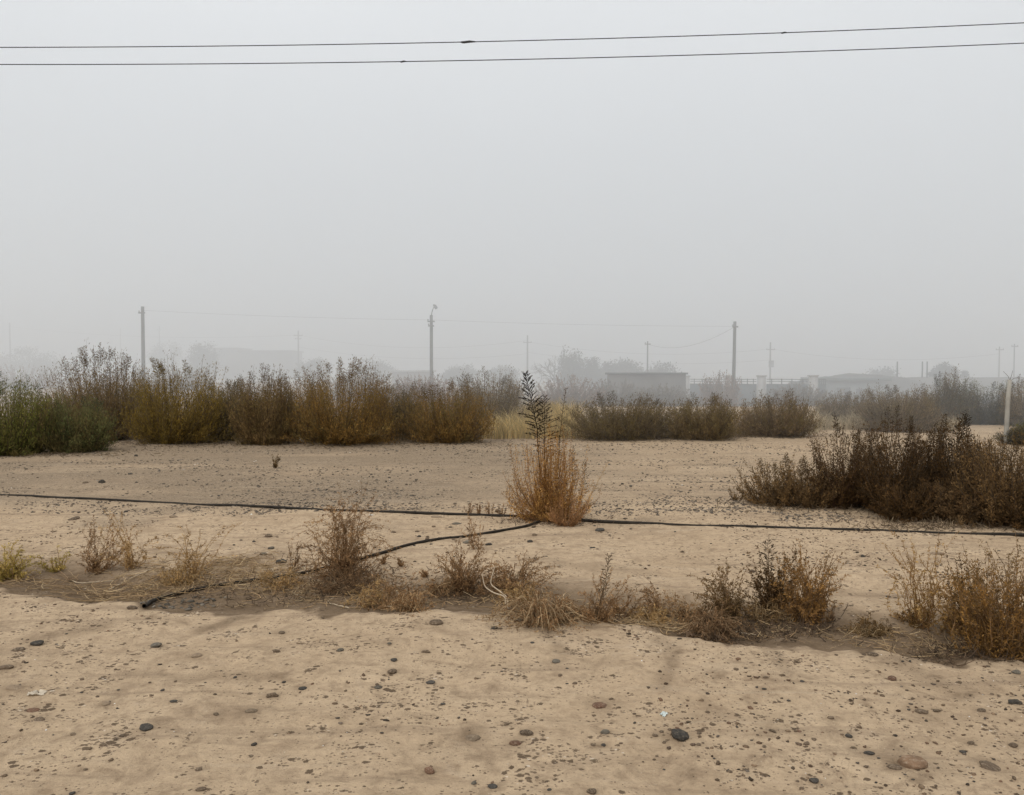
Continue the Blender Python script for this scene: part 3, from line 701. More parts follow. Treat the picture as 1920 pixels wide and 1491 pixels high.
weed("tumbled dark rooted clump lying on the ditch lip", 1278, 1370, 1132, 1196, [(.20, .115, .055), (.12, .07, .036), (.28, .17, .09)], seed=95, n=90, leafn=36, droop=.06, rb=.10, prof=BUSH, stemc=(.30, .2, .11))
weed("dark hook tipped weed left in the trio at centre right", 1326, 1412, 1045, 1160, DBR2, seed=96, n=46, leafn=56, droop=.04, topcol=(.06, .042, .025), leaf=(.030, .0068))
weed("nearly black spiky weed in the middle of the trio", 1408, 1496, 1036, 1140, DBR, seed=97, n=50, leafn=56, droop=.01, leaf=(.032, .0075),
     heads=[((-.05, 0, .1), (-.06, 0, .50), dict(n_br=26, Lb=.05, cols=[(.05, .036, .022), (.07, .05, .03)], r0=.004, t0=.35, seed_l=.028, seed_w=.008))])
weed("orange bushy weed right in the trio at centre right", 1458, 1560, 1032, 1164, [(.37, .20, .062), (.27, .145, .050), (.19, .105, .040)], seed=98, n=90, leafn=58, topcol=(.12, .075, .035), leaf=(.030, .006), rb=.08)
weed("tall airy ochre weed with hooked tips left of the dark orange pair", 1676, 1786, 992, 1176, [(.40, .245, .085), (.29, .175, .065)], seed=99, n=44, leafn=54, droop=.06, topcol=(.14, .085, .042), lean=(-.05, 0), stemc=(.28, .15, .06))
weed("mid height ochre weed between the tall airy weed and the corner weed", 1746, 1842, 1056, 1190, [(.37, .215, .070), (.27, .155, .055)], seed=100, n=50, leafn=54, droop=.05, topcol=(.12, .075, .036))
weed("dark headed weed behind the corner weed at right", 1790, 1862, 1052, 1180, DBR, seed=101, n=30, leafn=54, droop=.01, leaf=(.032, .008))
weed("dense dark orange weed in the right corner of the ditch", 1802, 1960, 1042, 1232, [(.33, .175, .050), (.23, .125, .040), (.15, .09, .035)], seed=102, n=170, leafn=62, droop=.03, topcol=(.13, .09, .035), rb=.16, leaf=(.030, .006))
weed("bent low sprig at the left foot of the tall airy ochre weed", 1684, 1740, 1134, 1168, DBR2, seed=103, n=8, lean=(-.8, 0), droop=.02)
for x0, x1, yt, yb, cl, sd, lb in [(660, 742, 1082, 1136, TAN, 140, "low broken tuft below the large rust brown weed, on its right"), (742, 800, 1092, 1146, RUS, 141, "low broken tuft under the short sparse brown weed"),
        (930, 1010, 1082, 1132, TAN, 142, "matted low tuft between the bleached stems and the collapsed tumbleweed"), (1180, 1252, 1128, 1166, TAN, 143, "flattened tuft at the foot of the thin arched weed"),
        (1256, 1322, 1108, 1162, RUS, 144, "low tangled tuft joining the thin arched weed and the tumbled clump"), (1392, 1470, 1120, 1160, DBR2, 145, "dark flattened tuft between the trio weeds"), (480, 566, 1060, 1100, TAN, 146, "flattened tuft on the straw heap, left of the large rust brown weed"),
        (300, 372, 1050, 1096, TAN, 147, "flattened tuft at the left end of the straw heap"), (1600, 1668, 1150, 1186, DBR2, 148, "nearly bare flattened tuft in the dark soil between trio and right weeds"), (800, 850, 1076, 1116, RUS, 149, "small tuft at the left foot of the bushy brown weed")]:
    weed(lb, x0, x1, yt, yb, cl, seed=sd, n=44, leafn=30, prof=BUSH, rb=.14, droop=.05, wig=.1, stemc=(.40, .28, .15), stem_r=.0026, lean=(0, 0))
GS = "small sprouts on the bare field"
for i, (x0, x1, yt, yb, lb) in enumerate([(508, 524, 848, 878, "lone small grey sprout on the bare field at left"),
        (868, 890, 942, 966, "sprout behind the hose, leftmost of the row by the tall orange weed"), (892, 906, 938, 966, "thin sprout behind the hose, second of the row"),
        (908, 926, 936, 966, "sprout behind the hose, third of the row"), (930, 950, 944, 966, "sprout behind the hose nearest the tall orange weed"),
        (744, 760, 1044, 1062, "tiny sprout on sand right of the large rust brown weed"), (790, 806, 1062, 1082, "tiny sprout left of the bushy brown weed"),
        (714, 726, 1040, 1058, "tiniest sprout touching the large rust brown weed's right side"), (1536, 1570, 1118, 1168, "wispy sprout at the right foot of the orange trio weed"),
        (540, 560, 1000, 1068, "faint thin stalk left of the large rust brown weed")]):
    px_plant("weed_sprout", lb, "weed", GS, x0, x1, yt, yb, BR2 if i == 0 else RUS, n=9, leafn=30, leaf=(.028, .006) if i else (.05, .012), seed=120 + i, prof=WEED, rb=.02, stem_r=.0024, droop=.015)

# ------------------------------------------------------------------ dry grass and straw (nobody could count the blades)
def grass(name, label, regions, cols, blade, mat=M_straw, seed=1):
    rng = np.random.default_rng(seed); g = Geo()
    for (x0, x1, yb0, yb1, n, h) in regions:
        px = x0 + (x1 - x0) * rng.random(n); py = yb0 + (yb1 - yb0) * rng.random(n)
        pts = np.array([ray(a, b) for a, b in zip(px, py)]); k = -CAM_H / pts[:, 2]
        X, Y = pts[:, 0] * k, pts[:, 1] * k
        Z = terrain(X, Y) - .02
        B = np.stack([X, Y, Z], 1); hh = h * (.5 + .7 * rng.random(n)) * (0.75 + 1.0 * np.clip(fbm(X, Y, 1.3, 2) + .25, -.3, .8))
        o = rng.normal(size=(n, 3)) * .35; o[:, 2] = 0
        t = np.linspace(0, 1, 4)[None, :, None]
        P = B[:, None] + np.array([0, 0, 1]) * t * hh[:, None, None] + o[:, None] * t ** 2 * hh[:, None, None]
        g.tubes(P, blade * np.array([1, .9, .6, .2])[None], pick(rng, cols, n, .2))
    return tag(g.build(name, mat), label, "grass", None, "stuff")
grass("dry_grass", "straw coloured dry grass strip behind the tall orange weed", [(900, 1000, 795, 822, 2200, .50), (985, 1080, 785, 822, 3200, .58), (1075, 1140, 805, 822, 500, .3)], STRAW + [(.34, .27, .15)], .0065, seed=5)
grass("dry_grass", "pale grass tufts at the foot of the hazy bushes at right", [(1528, 1700, 786, 806, 2600, .45), (1460, 1535, 790, 812, 700, .35), (1700, 1800, 802, 810, 400, .3)], [(.56, .46, .30), (.46, .37, .24)], .0075, seed=6)
grass("dry_grass", "greyish grass fringe below the rounded brown bush", [(440, 560, 818, 832, 700, .28), (690, 900, 815, 828, 900, .26), (1230, 1400, 808, 822, 700, .28)], [(.30, .22, .12), (.22, .16, .09)], .006, seed=7)

def litter(name, label, regions, cols, rad, seed):
    rng = np.random.default_rng(seed); g = Geo()
    for (cx, cy, sx, sy, n, L) in regions:
        px = cx + sx * rng.normal(size=n); py = np.clip(cy + sy * rng.normal(size=n), cy - 2 * sy, cy + 2 * sy)
        pts = np.array([ray(a, b) for a, b in zip(px, py)]); k = -CAM_H / pts[:, 2]
        X, Y = pts[:, 0] * k, pts[:, 1] * k
        a = rng.random(n) * 6.28; l = L * (.35 + 1.0 * rng.random(n)); cv = rng.normal(size=n) * .5
        t = np.linspace(-.5, .5, 6); kink = rng.normal(size=(n, 6)) * .035 * l[:, None]
        PX = X[:, None] + np.cos(a[:, None] + cv[:, None] * t) * t * l[:, None] + kink; PY = Y[:, None] + np.sin(a[:, None] + cv[:, None] * t) * t * l[:, None] * .8
        PZ = terrain(PX, PY) + .006 + .03 * rng.random((n, 1)) ** 2 + np.abs(rng.normal(size=(n, 1))) * .03 * (t + .5)[None] ** 2
        g.tubes(np.stack([PX, PY, PZ], -1), rad * (.5 + .8 * rng.random((n, 1))) * np.array([.9, 1, 1, 1, .9, .5])[None], pick(rng, cols, n, .2))
    return tag(g.build(name, M_straw), label, "litter", None, "stuff")
litter("straw_litter", "dry straw and broken twigs strewn along the ditch", [(430, 1062, 80, 11, 560, .16), (360, 1082, 60, 9, 150, .24), (540, 1092, 60, 16, 240, .16), (640, 1110, 60, 14, 160, .12),
        (900, 1110, 70, 18, 160, .12), (1250, 1155, 50, 14, 140, .14), (1040, 1140, 40, 14, 150, .16), (1430, 1150, 60, 16, 120, .1), (1760, 1190, 70, 14, 160, .12), (250, 1098, 60, 9, 50, .26), (60, 1075, 40, 9, 90, .16), (190, 1092, 70, 12, 150, .24), (330, 1078, 70, 12, 140, .2), (1150, 1160, 60, 10, 120, .12), (1620, 1180, 60, 14, 70, .08)],
       [(.50, .37, .21), (.40, .28, .15), (.32, .21, .10), (.42, .28, .14), (.22, .14, .08), (.30, .20, .11)], .0024, 9)
litter("straw_litter", "dark crumbled plant debris under the ditch weeds", [(650, 1085, 60, 16, 420, .06), (880, 1100, 50, 14, 340, .06), (1390, 1155, 40, 12, 360, .06), (1500, 1160, 45, 12, 360, .06), (1840, 1205, 70, 18, 600, .06), (1330, 1185, 28, 9, 180, .05),
        (1040, 1155, 40, 8, 200, .05), (1120, 1155, 30, 8, 120, .05), (480, 1100, 90, 14, 260, .05), (1030, 978, 60, 6, 300, .06), (1650, 955, 120, 10, 300, .06), (1820, 990, 90, 8, 300, .06)],
       [(.10, .065, .04), (.07, .048, .03), (.15, .095, .055)], .0028, 10)

# single bleached stems that can be told apart
def stalk(label, pts, rad=.0045, col=(.52, .42, .29), lift=.012):
    P = []
    for i, (px, py) in enumerate(pts):
        p = G(px, py); p[2] += lift; P.append(p)
    P = np.array(P); u = np.linspace(0, len(P) - 1, 14); i = np.minimum(u.astype(int), len(P) - 2); f = (u - i)[:, None]
    Q = P[i] * (1 - f) + P[i + 1] * f
    Q[:, :2] += np.random.default_rng(len(label)).normal(size=(14, 2)) * .004
    b = Q[0].copy(); g = Geo(); g.tubes((Q - b)[None], np.linspace(rad, rad * .5, 14)[None], col, 6)
    o = g.build("dry_stalk", M_straw, smooth=True); o.location = tuple(b)
    return tag(o, label, "stalk", "bleached stalks lying in the ditch")
litter("straw_litter", "dry leaf and twig litter added as contact shade at the feet of the bush row", [(350, 832, 150, 4, 700, .10), (640, 832, 110, 4, 600, .10), (830, 830, 60, 3, 260, .10), (1160, 824, 90, 3, 500, .10), (1320, 822, 80, 3, 420, .10), (1460, 819, 70, 3, 360, .10), (80, 852, 90, 4, 460, .10), (1560, 955, 120, 6, 420, .06), (1780, 990, 90, 6, 420, .06)],  # dark debris added to stand in for contact shadow under the bushes
       [(.12, .085, .05), (.085, .06, .038), (.20, .145, .09), (.30, .22, .13)], .005, 12)
stalk("long bleached stalk reaching from the ditch bed toward the leaning tan weed", [(205, 1108), (240, 1090), (290, 1065), (345, 1040)])
stalk("forked pale stalk lying flat at far left in the ditch bed", [(128, 1090), (150, 1096), (190, 1093), (213, 1091)])
stalk("bleached stalk lying along the stony patch by the hose end", [(268, 1110), (290, 1100), (315, 1091)])
stalk("low curved stalk running right along the left ditch bed", [(95, 1112), (150, 1118), (190, 1112), (235, 1107)], .0035, (.40, .28, .16))
stalk("white stalk crossing the straw heap before the large rust brown weed", [(506, 1066), (520, 1083), (534, 1102)])
stalk("white stalk upright against the large rust brown weed's left foot", [(570, 1066), (582, 1085), (590, 1094)])
stalk("short white stalk lying just below the straw heap", [(547, 1113), (560, 1120), (568, 1126)])
stalk("V bent white stalk on the dark soil, left of centre", [(655, 1143), (635, 1138), (612, 1132), (625, 1124)])
stalk("straight white stalk on the dark soil below the short sparse weed", [(714, 1139), (745, 1142), (775, 1140)])
stalk("white stalk at the ditch lip under the collapsed tumbleweed", [(1068, 1174), (1082, 1172), (1094, 1168)], .0035)
stalk("pale stick beside the tumbled dark clump", [(1380, 1188), (1400, 1191), (1421, 1194)], .004)
stalk("dark stick behind the ditch lip right of the orange trio weed", [(1535, 1170), (1545, 1178), (1554, 1185)], .006, (.12, .09, .06))
def bent(label, pts3):
    P = np.array(pts3); b = P[0].copy(); Q = []
    for k in range(len(P) - 1):
        for f in np.linspace(0, 1, 5, endpoint=False): Q.append(P[k] * (1 - f) + P[k + 1] * f)
    Q.append(P[-1]); Q = np.array(Q)
    for _ in range(3): Q[1:-1] = .25 * Q[:-2] + .5 * Q[1:-1] + .25 * Q[2:]
    g = Geo(); g.tubes((Q - b)[None], np.linspace(.006, .0035, len(Q))[None], (.55, .44, .31), 6)
    o = g.build("dry_stalk", M_straw, smooth=True); o.location = tuple(b)
    tag(o, label, "stalk", "bleached stalks lying in the ditch")
_b = G(948, 1140); _Y = _b[1]
bent("white bent stem, left arm of the bleached pair under the drooping weed", [_b, at(948, 1118, _Y), at(925, 1112, _Y + .03), at(908, 1100, _Y + .05), at(904, 1075, _Y + .05)])
_b2 = G(952, 1142)
bent("white bent stem, right arm of the bleached pair under the drooping weed", [_b2, at(952, 1120, _Y + .02), at(932, 1105, _Y + .06), at(918, 1095, _Y + .08), at(928, 1062, _Y + .08)])

# ------------------------------------------------------------------ hoses
def smooth_path(P, per=10):
    P = np.array(P, float); out = []
    Q = np.vstack([2 * P[0] - P[1], P, 2 * P[-1] - P[-2]])
    for i in range(1, len(Q) - 2):
        for t in np.linspace(0, 1, per, endpoint=False):
            a, b, c, d = Q[i - 1], Q[i], Q[i + 1], Q[i + 2]
            out.append(.5 * ((2 * b) + (c - a) * t + (2 * a - 5 * b + 4 * c - d) * t * t + (3 * b - a - 3 * c + d) * t ** 3))
    out.append(Q[-2]); return np.array(out)
def hose(label, pix, rad, ext0=None, ext1=None, lift=0.0):
    P = [G(*p)[:2] for p in pix]
    if ext0: P = [np.array(ext0)] + P
    if ext1: P = P + [np.array(ext1)]
    Q = smooth_path(P, 14)
    z = terrain(Q[:, 0], Q[:, 1], False); z = np.convolve(np.pad(z, 6, mode='edge'), np.ones(13) / 13, 'valid')
    z = np.maximum(z, terrain(Q[:, 0], Q[:, 1]) - rad * .25) + rad * (.55 + 1.1 * fbm(Q[:, 0], Q[:, 1], .9, 2)) + lift * sstep(0, 1, np.linspace(0, 3, len(z)))
    P3 = np.column_stack([Q, z])
    mid = P3[len(P3) // 2].copy()
    g = Geo(); g.tubes((P3 - mid)[None], np.full((1, len(P3)), rad), (.026, .021, .016), 10)
    o = g.build("hose", M_rubber, smooth=True); o.location = tuple(mid)
    return tag(o, label, "hose", "black irrigation hoses")
hose("long black hose lying across the whole bare field", [(-150, 922), (0, 929), (150, 936), (300, 943), (450, 949), (600, 956), (720, 961), (850, 966), (960, 969), (1030, 973), (1095, 978), (1200, 982), (1330, 986), (1450, 990), (1600, 995), (1750, 1000), (1920, 1007), (2080, 1013)], .0185)
hose("thinner black hose branch curving down into the ditch at left", [(1012, 980), (985, 989), (940, 997), (880, 1006), (820, 1013), (780, 1020), (745, 1030), (710, 1041), (650, 1058), (590, 1073), (530, 1084), (480, 1090), (430, 1097), (380, 1106), (335, 1116), (300, 1126), (270, 1141)], .0145, lift=.012)

# ------------------------------------------------------------------ stones
def stone_mesh(seed, sub=3, rough=.16):
    rng = np.random.default_rng(seed)
    bm = bmesh.new(); bmesh.ops.create_icosphere(bm, subdivisions=sub, radius=.5)
    ks = rng.normal(size=(9, 3)) * np.array([1.5, 1.5, 1.5, 3, 3, 3, 6, 6, 6])[:, None]; ph = rng.random(9) * 6.28
    am = np.array([1, 1, 1, .45, .45, .45, .18, .18, .18]) * rough * .5
    cuts = [(nrm(rng.normal(size=3)), .33 + .12 * rng.random()) for _ in range(4)]
    for v in bm.verts:
        p = np.array(v.co); n = nrm(p)
        d = 1 + (am * np.sin(ks @ n * 1.0 + ph)).sum()
        p = p * d
        for cn, cd in cuts:
            k = p @ cn - cd
            if k > 0: p = p - cn * k * .8
        v.co = p
    for f in bm.faces: f.smooth = True
    me = bpy.data.meshes.new("stone"); bm.to_mesh(me); bm.free(); return me
_stone_cache = {}
def stone_of(k, mat):
    if (k, mat.name) not in _stone_cache:
        me = stone_mesh(500 + k, 3, (.10, .14, .2, .26)[k % 4]); me.materials.append(mat); _stone_cache[(k, mat.name)] = me
    return _stone_cache[(k, mat.name)]
MATS = dict(clay=M_clay, dark=M_dark, grey=M_grey, brown=M_brown, rust=M_rust, tan=M_tan, pale=M_pale)
def put_stone(px, py, w, mat, hr=.5, sink=.25, name="stone", k=None, rot=None, pos=None):
    rng = np.random.default_rng(int(px * 13 + py * 7))
    p = pos if pos is not None else G(px, py + w * hr * .15)
    W = w * p[1] / F if pos is None else w
    k = int(rng.integers(0, 12)) if k is None else k
    if w > 24 and pos is None: k = (k // 4) * 4
    o = bpy.data.objects.new(name, stone_of(k, MATS[mat])); C.objects.link(o)
    o.scale = (W, W * (.65 + .3 * rng.random()), W * hr)
    o.rotation_euler = (rng.normal() * .08, rng.normal() * .08, rng.normal() * .35 if rot is None else rot)
    o.location = (p[0], p[1], p[2] + W * hr * (.5 - sink))
    return o
NPX = []
for px, py, w, m, hr, sk, lb in NAMED:
    tag(put_stone(px, py, w * .95, m, hr * .85, sk + .08), lb, "stone"); NPX.append((px, py, lb))
# lumps of the big rock
used = set(); dirs = [("right of", 0), ("in front of", 1), ("left of", 2), ("behind", 3)]
cname = dict(dark="dark", grey="grey", brown="brown", rust="reddish", tan="tan")
for px, py, w, m in MORE:
    o = put_stone(px, py, w * .9, m, .32 + .28 * ((px * 7 + py) % 10) / 10, .34)
    cand = sorted((math.hypot(px - a, (py - b) * 1.8), a, b, l) for a, b, l in NPX)
    size = "tiny" if w < 10 else "small" if w < 14 else "middling" if w < 19 else "larger"
    for d, a, b, l in cand:
        dx, dy = px - a, (py - b) * 1.8
        dr = ("right of" if dx > 0 else "left of") if abs(dx) > abs(dy) else ("in front of" if dy > 0 else "behind")
        short = " ".join(l.split()[:9]); 
        for cut in (" just ", " near ", " alone", " by ", " at ", " on ", " in ", " next", " below", " under", " right of", " left of", " above", " cut", " touching", " between", " behind", " beside", " upper", " lower", " almost", " mostly", ","):
            if cut in l: 
                c_ = l.split(cut)[0]
                if len(c_.split()) >= 3 and len(c_.split()) < len(short.split()): short = c_
        t = f"{size} {cname[m]} stone {dr} the {short}"
        if t not in used: break
    used.add(t); tag(o, t, "stone")
# loose small pebbles, the larger ones each an object of its own
rng = np.random.default_rng(77)
def scatter(nw, xr, yr, wr, mats, label, group, clump):
    clump -= .12
    k = 0
    while k < nw:
        px = xr[0] + (xr[1] - xr[0]) * rng.random(); py = yr[0] + (yr[1] - yr[0]) * rng.random()
        p = G(px, py)
        if rng.random() > clump + 2.6 * float(fbm(p[0], p[1], 1.1, 3)): continue
        s = float(ditch_s(np.array([p[0]]), p[1])[0])
        if -.05 < s < .9 and rng.random() < .8: continue
        w = wr[0] + (wr[1] - wr[0]) * rng.random() ** 2.2
        o = put_stone(px, py, w, mats[int(rng.integers(0, len(mats)))], .32 + .36 * rng.random(), .34, "pebble")
        tag(o, label, "pebble", group); k += 1
scatter(45, (0, 1920), (1180, 1485), (4, 8), ['dark'], "tiny charcoal pebble scattered loose on the pale foreground sand", "tiny charcoal pebbles on the foreground sand", .4)
scatter(85, (0, 1920), (1180, 1485), (4, 10), ['brown'], "tiny brown pebble scattered loose on the pale foreground sand", "tiny brown pebbles on the foreground sand", .4)
scatter(45, (0, 1920), (985, 1050), (5, 9), ['dark', 'brown'], "tiny dark pebble on the sand strip between hose and ditch", "tiny pebbles between hose and ditch", .45)

# gravel and crumbs too many to count
def gravel(name, label, boxes, seed):
    rng = np.random.default_rng(seed); g = Geo()
    bm = bmesh.new(); bmesh.ops.create_icosphere(bm, subdivisions=1, radius=.5)
    bv = np.array([v.co[:] for v in bm.verts]); bf = np.array([[v.index for v in f.verts] for f in bm.faces]); bm.free()
    for (x0, x1, y0, y1, n, smin, smax, cols, thr, fx) in boxes:
        X = x0 + (x1 - x0) * rng.random(n * 4); Y = y0 + (y1 - y0) * rng.random(n * 4)
        d = fbm(X * fx, Y, .8, 4) + .35 * fbm(X, Y, 4, 2)
        keep = rng.random(n * 4) < np.clip(.22 + 3.2 * (d - thr), .03, 1)
        s_ = ditch_s(X, Y); keep &= ~((s_ > -.05) & (s_ < .8) & (rng.random(n * 4) < .75))
        X = X[keep][:n]; Y = Y[keep][:n]; m = len(X)
        sz = smin + (smax - smin) * rng.random(m) ** 3
        Z = terrain(X, Y) + sz * .08
        V = bv[None] * (1 + .35 * rng.normal(size=(m, len(bv), 1)).clip(-1.2, 1.2)) * sz[:, None, None] * np.stack([.8 + .6 * rng.random(m), .7 + .5 * rng.random(m), .35 + .4 * rng.random(m)], 1)[:, None]
        a = rng.random(m) * 6.28; ca, sa = np.cos(a)[:, None], np.sin(a)[:, None]
        V = np.stack([V[..., 0] * ca - V[..., 1] * sa, V[..., 0] * sa + V[..., 1] * ca, V[..., 2]], -1) + np.stack([X, Y, Z], 1)[:, None]
        f = (bf[None] + (np.arange(m) * len(bv))[:, None, None]).reshape(-1, 3)
        g.add(V.reshape(-1, 3), t=f, col=np.repeat(pick(rng, cols, m, .3).clip(.01, .8), len(bv), axis=0))
    return tag(g.build(name, M_gravel), label, "gravel", None, "stuff")
GC1 = [(.12, .082, .050), (.085, .062, .041), (.17, .115, .07), (.07, .056, .043), (.13, .078, .047)]
GC2 = [(.11, .088, .066), (.08, .068, .054), (.15, .115, .082), (.24, .19, .14)]
gravel("gravel", "fine crumbs and grit strewn over the sandy field", [
    (-5, 5, 2.9, 6.2, 3000, .005, .026, GC1, .12, 1), (-5, 5, 2.9, 6.2, 60, .006, .012, [(.6, .56, .5)], .0, 1),
    (-7, 7, 6.2, 9.4, 3400, .007, .03, GC1, .08, .8), (-9.5, 9.5, 9.3, 11.8, 5600, .01, .040, GC2, .02, .45),
    (-13, 13, 11.5, 19, 9500, .012, .050, GC2, .0, .35), (-13, 13, 9, 19, 220, .01, .03, [(.6, .56, .5)], .0, .5),
    (-3.2, -1.2, 9.6, 10.6, 500, .015, .05, GC2, -.2, .45), (1.0, 4.0, 9.0, 9.9, 520, .015, .05, GC2, -.1, .45),
    (-2.9, -2.3, 5.9, 6.3, 130, .012, .045, [(.095, .08, .06), (.075, .064, .05), (.15, .125, .095)], -.6, 1)], 31)

# white scraps
def scrap(label, px, py, w, hpx, seed, col=(.72, .74, .72)):
    rng = np.random.default_rng(seed); p = G(px, py); s = p[1] / F; n = 9
    U, Vv = np.meshgrid(np.linspace(-.5, .5, n), np.linspace(-.5, .5, n)); 
    r = 1 - .35 * (np.abs(U) * 2) ** 3 * rng.random((n, n)); 
    X = U * w * s * r + rng.normal(size=(n, n)) * w * s * .03; Y = Vv * w * s * .6 * r + rng.normal(size=(n, n)) * w * s * .03; Z = .004 + np.abs(rng.normal(size=(n, n))) * hpx * s * .35
    ix = np.arange(n * n).reshape(n, n); q = np.stack([ix[:-1, :-1], ix[:-1, 1:], ix[1:, 1:], ix[1:, :-1]], -1).reshape(-1, 4)
    o = mesh_np("plastic_scrap", np.stack([X, Y, Z], -1).reshape(-1, 3), [q], M_paper, None, np.tile(col, (n * n, 1)))
    o.location = tuple(p); o.rotation_euler = (0, 0, rng.random())
    tag(o, label, "scrap")
scrap("torn whitish scrap lying flat near the left edge of the foreground", 71, 1302, 34, 7, 1, (.55, .47, .36))
scrap("crumpled white film scrap behind the largest charcoal cobble", 1245, 1342, 18, 7, 2, (.62, .68, .64))
scrap("white plastic scrap under the dark weed cluster", 1619, 952, 13, 16, 3)
scrap("small white scrap below the dry grass strip", 1109, 821, 6, 9, 4)
scrap("small pale scrap under the tallest brown bush", 190, 843, 10, 4, 5)

# ------------------------------------------------------------------ poles, wires
def tube_obj(name, P, rads, mat, parent=None, col=(.3, .3, .3), sides=10, smooth=True):
    g = Geo(); P = np.asarray(P, float); g.tubes(P[None], np.asarray(rads, float)[None], col, sides)
    # end caps
    k = len(P); 
    g.t.append(np.array([[g.n - sides, g.n - sides + i, g.n - sides + i + 1] for i in range(1, sides - 1)]))
    return g.build(name, mat, parent, smooth)
WOOD = (.055, .052, .047); CONC = (.12, .117, .11)
def pole(label, px, ytop, Y, r0, r1, col, arm=None, ybase=None, lean=0.0, caps=1, group="utility poles in the fog", zbase=None):
    b = at(px, 700, Y); zb = tz(b[0], Y) if zbase is None else zbase
    top = at(px, ytop, Y)[2]
    root = empty("utility_pole", (b[0], Y, zb), label, "pole", group)
    h = top - zb
    t = np.linspace(0, 1, 6)[:, None]
    P = np.array([0, 0, -.4]) + np.array([lean * h, 0, h + .4]) * t
    tube_obj("shaft", P, r0 + (r1 - r0) * t[:, 0], M_conc, root, col, 10)
    if arm:
        for (dz, half) in arm:
            g = Geo(); x = lean * (h - dz)
            g.box(x - half, x + half, -r1 - .07, -r1 + .02, h - dz - .05, h - dz + .05, col); g.build("crossarm", M_conc, root)
            for s in ((-1, 1) if half > .3 else (-1,)):
                tube_obj("insulator", [(x + s * half * .88, -r1, h - dz + .04), (x + s * half * .88, -r1, h - dz + .12), (x + s * half * .88, -r1, h - dz + .19)], [.04, .055, .03], M_conc, root, (.25, .25, .25), 8)
    return root, h
pole("thick dark plain pole left of centre, standing clear of the bushes", 269, 575, 62, .16, .125, WOOD, [(.5, .25)], lean=.002)
lp, lh = pole("grey pole carrying a street lamp head on top", 809, 591, 62, .15, .115, CONC, [(.5, .28), (.85, .22)])
lp.name = "lamp_pole"; lp["category"] = "lamp post"
tube_obj("lamp_arm", [(0, 0, lh - .2), (.06, 0, lh + .25), (.16, 0, lh + .55), (.26, 0, lh + .72)], [.035, .035, .03, .03], M_conc, lp, CONC, 8)
g = Geo()
g.tubes(np.array([[(.42, 0, lh + .50), (.36, 0, lh + .60), (.27, 0, lh + .74), (.15, 0, lh + .80)]]), np.array([[.10, .13, .11, .05]]), (.20, .20, .21), 10)
g.build("lamp_head", M_conc, lp, True)
pole("grey brown pole rising behind the fence, right of centre", 1375, 603, 62, .16, .12, (.08, .075, .07), [(.42, .22)], lean=.012)
FARP = [("faint pole at the far left edge", 20, 605, 135, None), ("very faint pole left of the dark plain pole", 227, 615, 170, None), ("very faint pole just right of the dark plain pole", 300, 612, 165, [(.8, .4)]),
        ("faint crossarm pole above the long low barn", 560, 620, 125, [(.8, .7), (1.3, .5)]), ("faint pole left of the bare tree", 989, 629, 112, [(1.0, .6)]), ("slim pole over the hedge right of the bare tree", 1214, 640, 82, [(.3, .3)]),
        ("faint pole with a transformer behind the fence pillars", 1444, 642, 108, [(1.0, .6)]), ("slim tall pole, left of the two at far right", 1873, 650, 100, [(.4, .5)]), ("slim tall pole, right of the two at far right", 1901, 645, 95, [(.3, .4)])]
far_tops = {}
for lb, px, yt, Y, arm in FARP:
    r, h = pole(lb, px, yt, Y, .14 if Y > 100 else .09, .10 if Y > 100 else .065, WOOD if px > 900 else (.12, .12, .12), arm)
    far_tops[px] = np.array(r.location) + np.array([0, 0, h])
    if px == 1444:
        g = Geo(); g.box(-.28, .28, -.62, -.16, h - 3.4, h - 2.5, WOOD); g.build("transformer", M_conc, r)
def wire(label, A, B, sag, rad, group, n=40, splices=()):
    A = np.asarray(A, float); B = np.asarray(B, float); t = np.linspace(0, 1, n)[:, None]
    P = A + (B - A) * t; P[:, 2] -= sag * 4 * (t * (1 - t))[:, 0]
    root = empty("overhead_wire", A, label, "wire", group)
    P = P - A
    g = Geo(); g.tubes(P[None], np.full((1, n), rad), (.035, .035, .037), 6); g.build("cable", M_wire, root, True)
    for f, L, rr in splices:
        d = nrm(B - A); c = A + (B - A) * f - A; c[2] -= sag * 4 * f * (1 - f)
        Q = np.array([c - d * L, c - d * L * .6 + [0, 0, -.004], c + d * L * .2 + [0, 0, .004], c + d * L]); g = Geo(); g.tubes(Q[None], np.array([[rr * .6, rr, rr, rr * .5]]), (.04, .04, .042), 8); g.build("splice", M_wire, root, True)
    return root
FW = "faint wires between the far poles"
def ft(px, dz): return far_tops[px] - np.array([0, .1, dz])
for lb, a, b, dz, sag in [("upper faint wire from the far left pole to the barn pole", 20, 560, .7, 1.0), ("upper faint wire from the barn pole to the bare tree pole", 560, 989, .7, 1.5), ("upper faint wire from the bare tree pole to the transformer pole", 989, 1444, .9, 1.2), ("upper faint wire from the transformer pole to the far right poles", 1444, 1873, .9, 1.1),
                          ("lower faint wire from the barn pole to the bare tree pole", 560, 989, 2.6, 1.2), ("lower faint wire from the bare tree pole to the transformer pole", 989, 1444, 2.4, 1.0)]:
    wire(lb, ft(a, dz), ft(b, dz), sag, .013, FW)
wire("slack wire from the slim hedge pole up to the grey brown pole", far_tops[1214] - np.array([0, 0, .3]), at(1377, 613, 62), .9, .010, FW)
for lb, a, b, da, db in [("faint wire from the dark plain pole to the lamp pole", (269, 582), (809, 600), 62, 62), ("faint wire from the lamp pole to the grey brown pole", (809, 600), (1377, 612), 62, 62)]:
    wire(lb, at(*a, da), at(*b, db), .12, .005, FW)
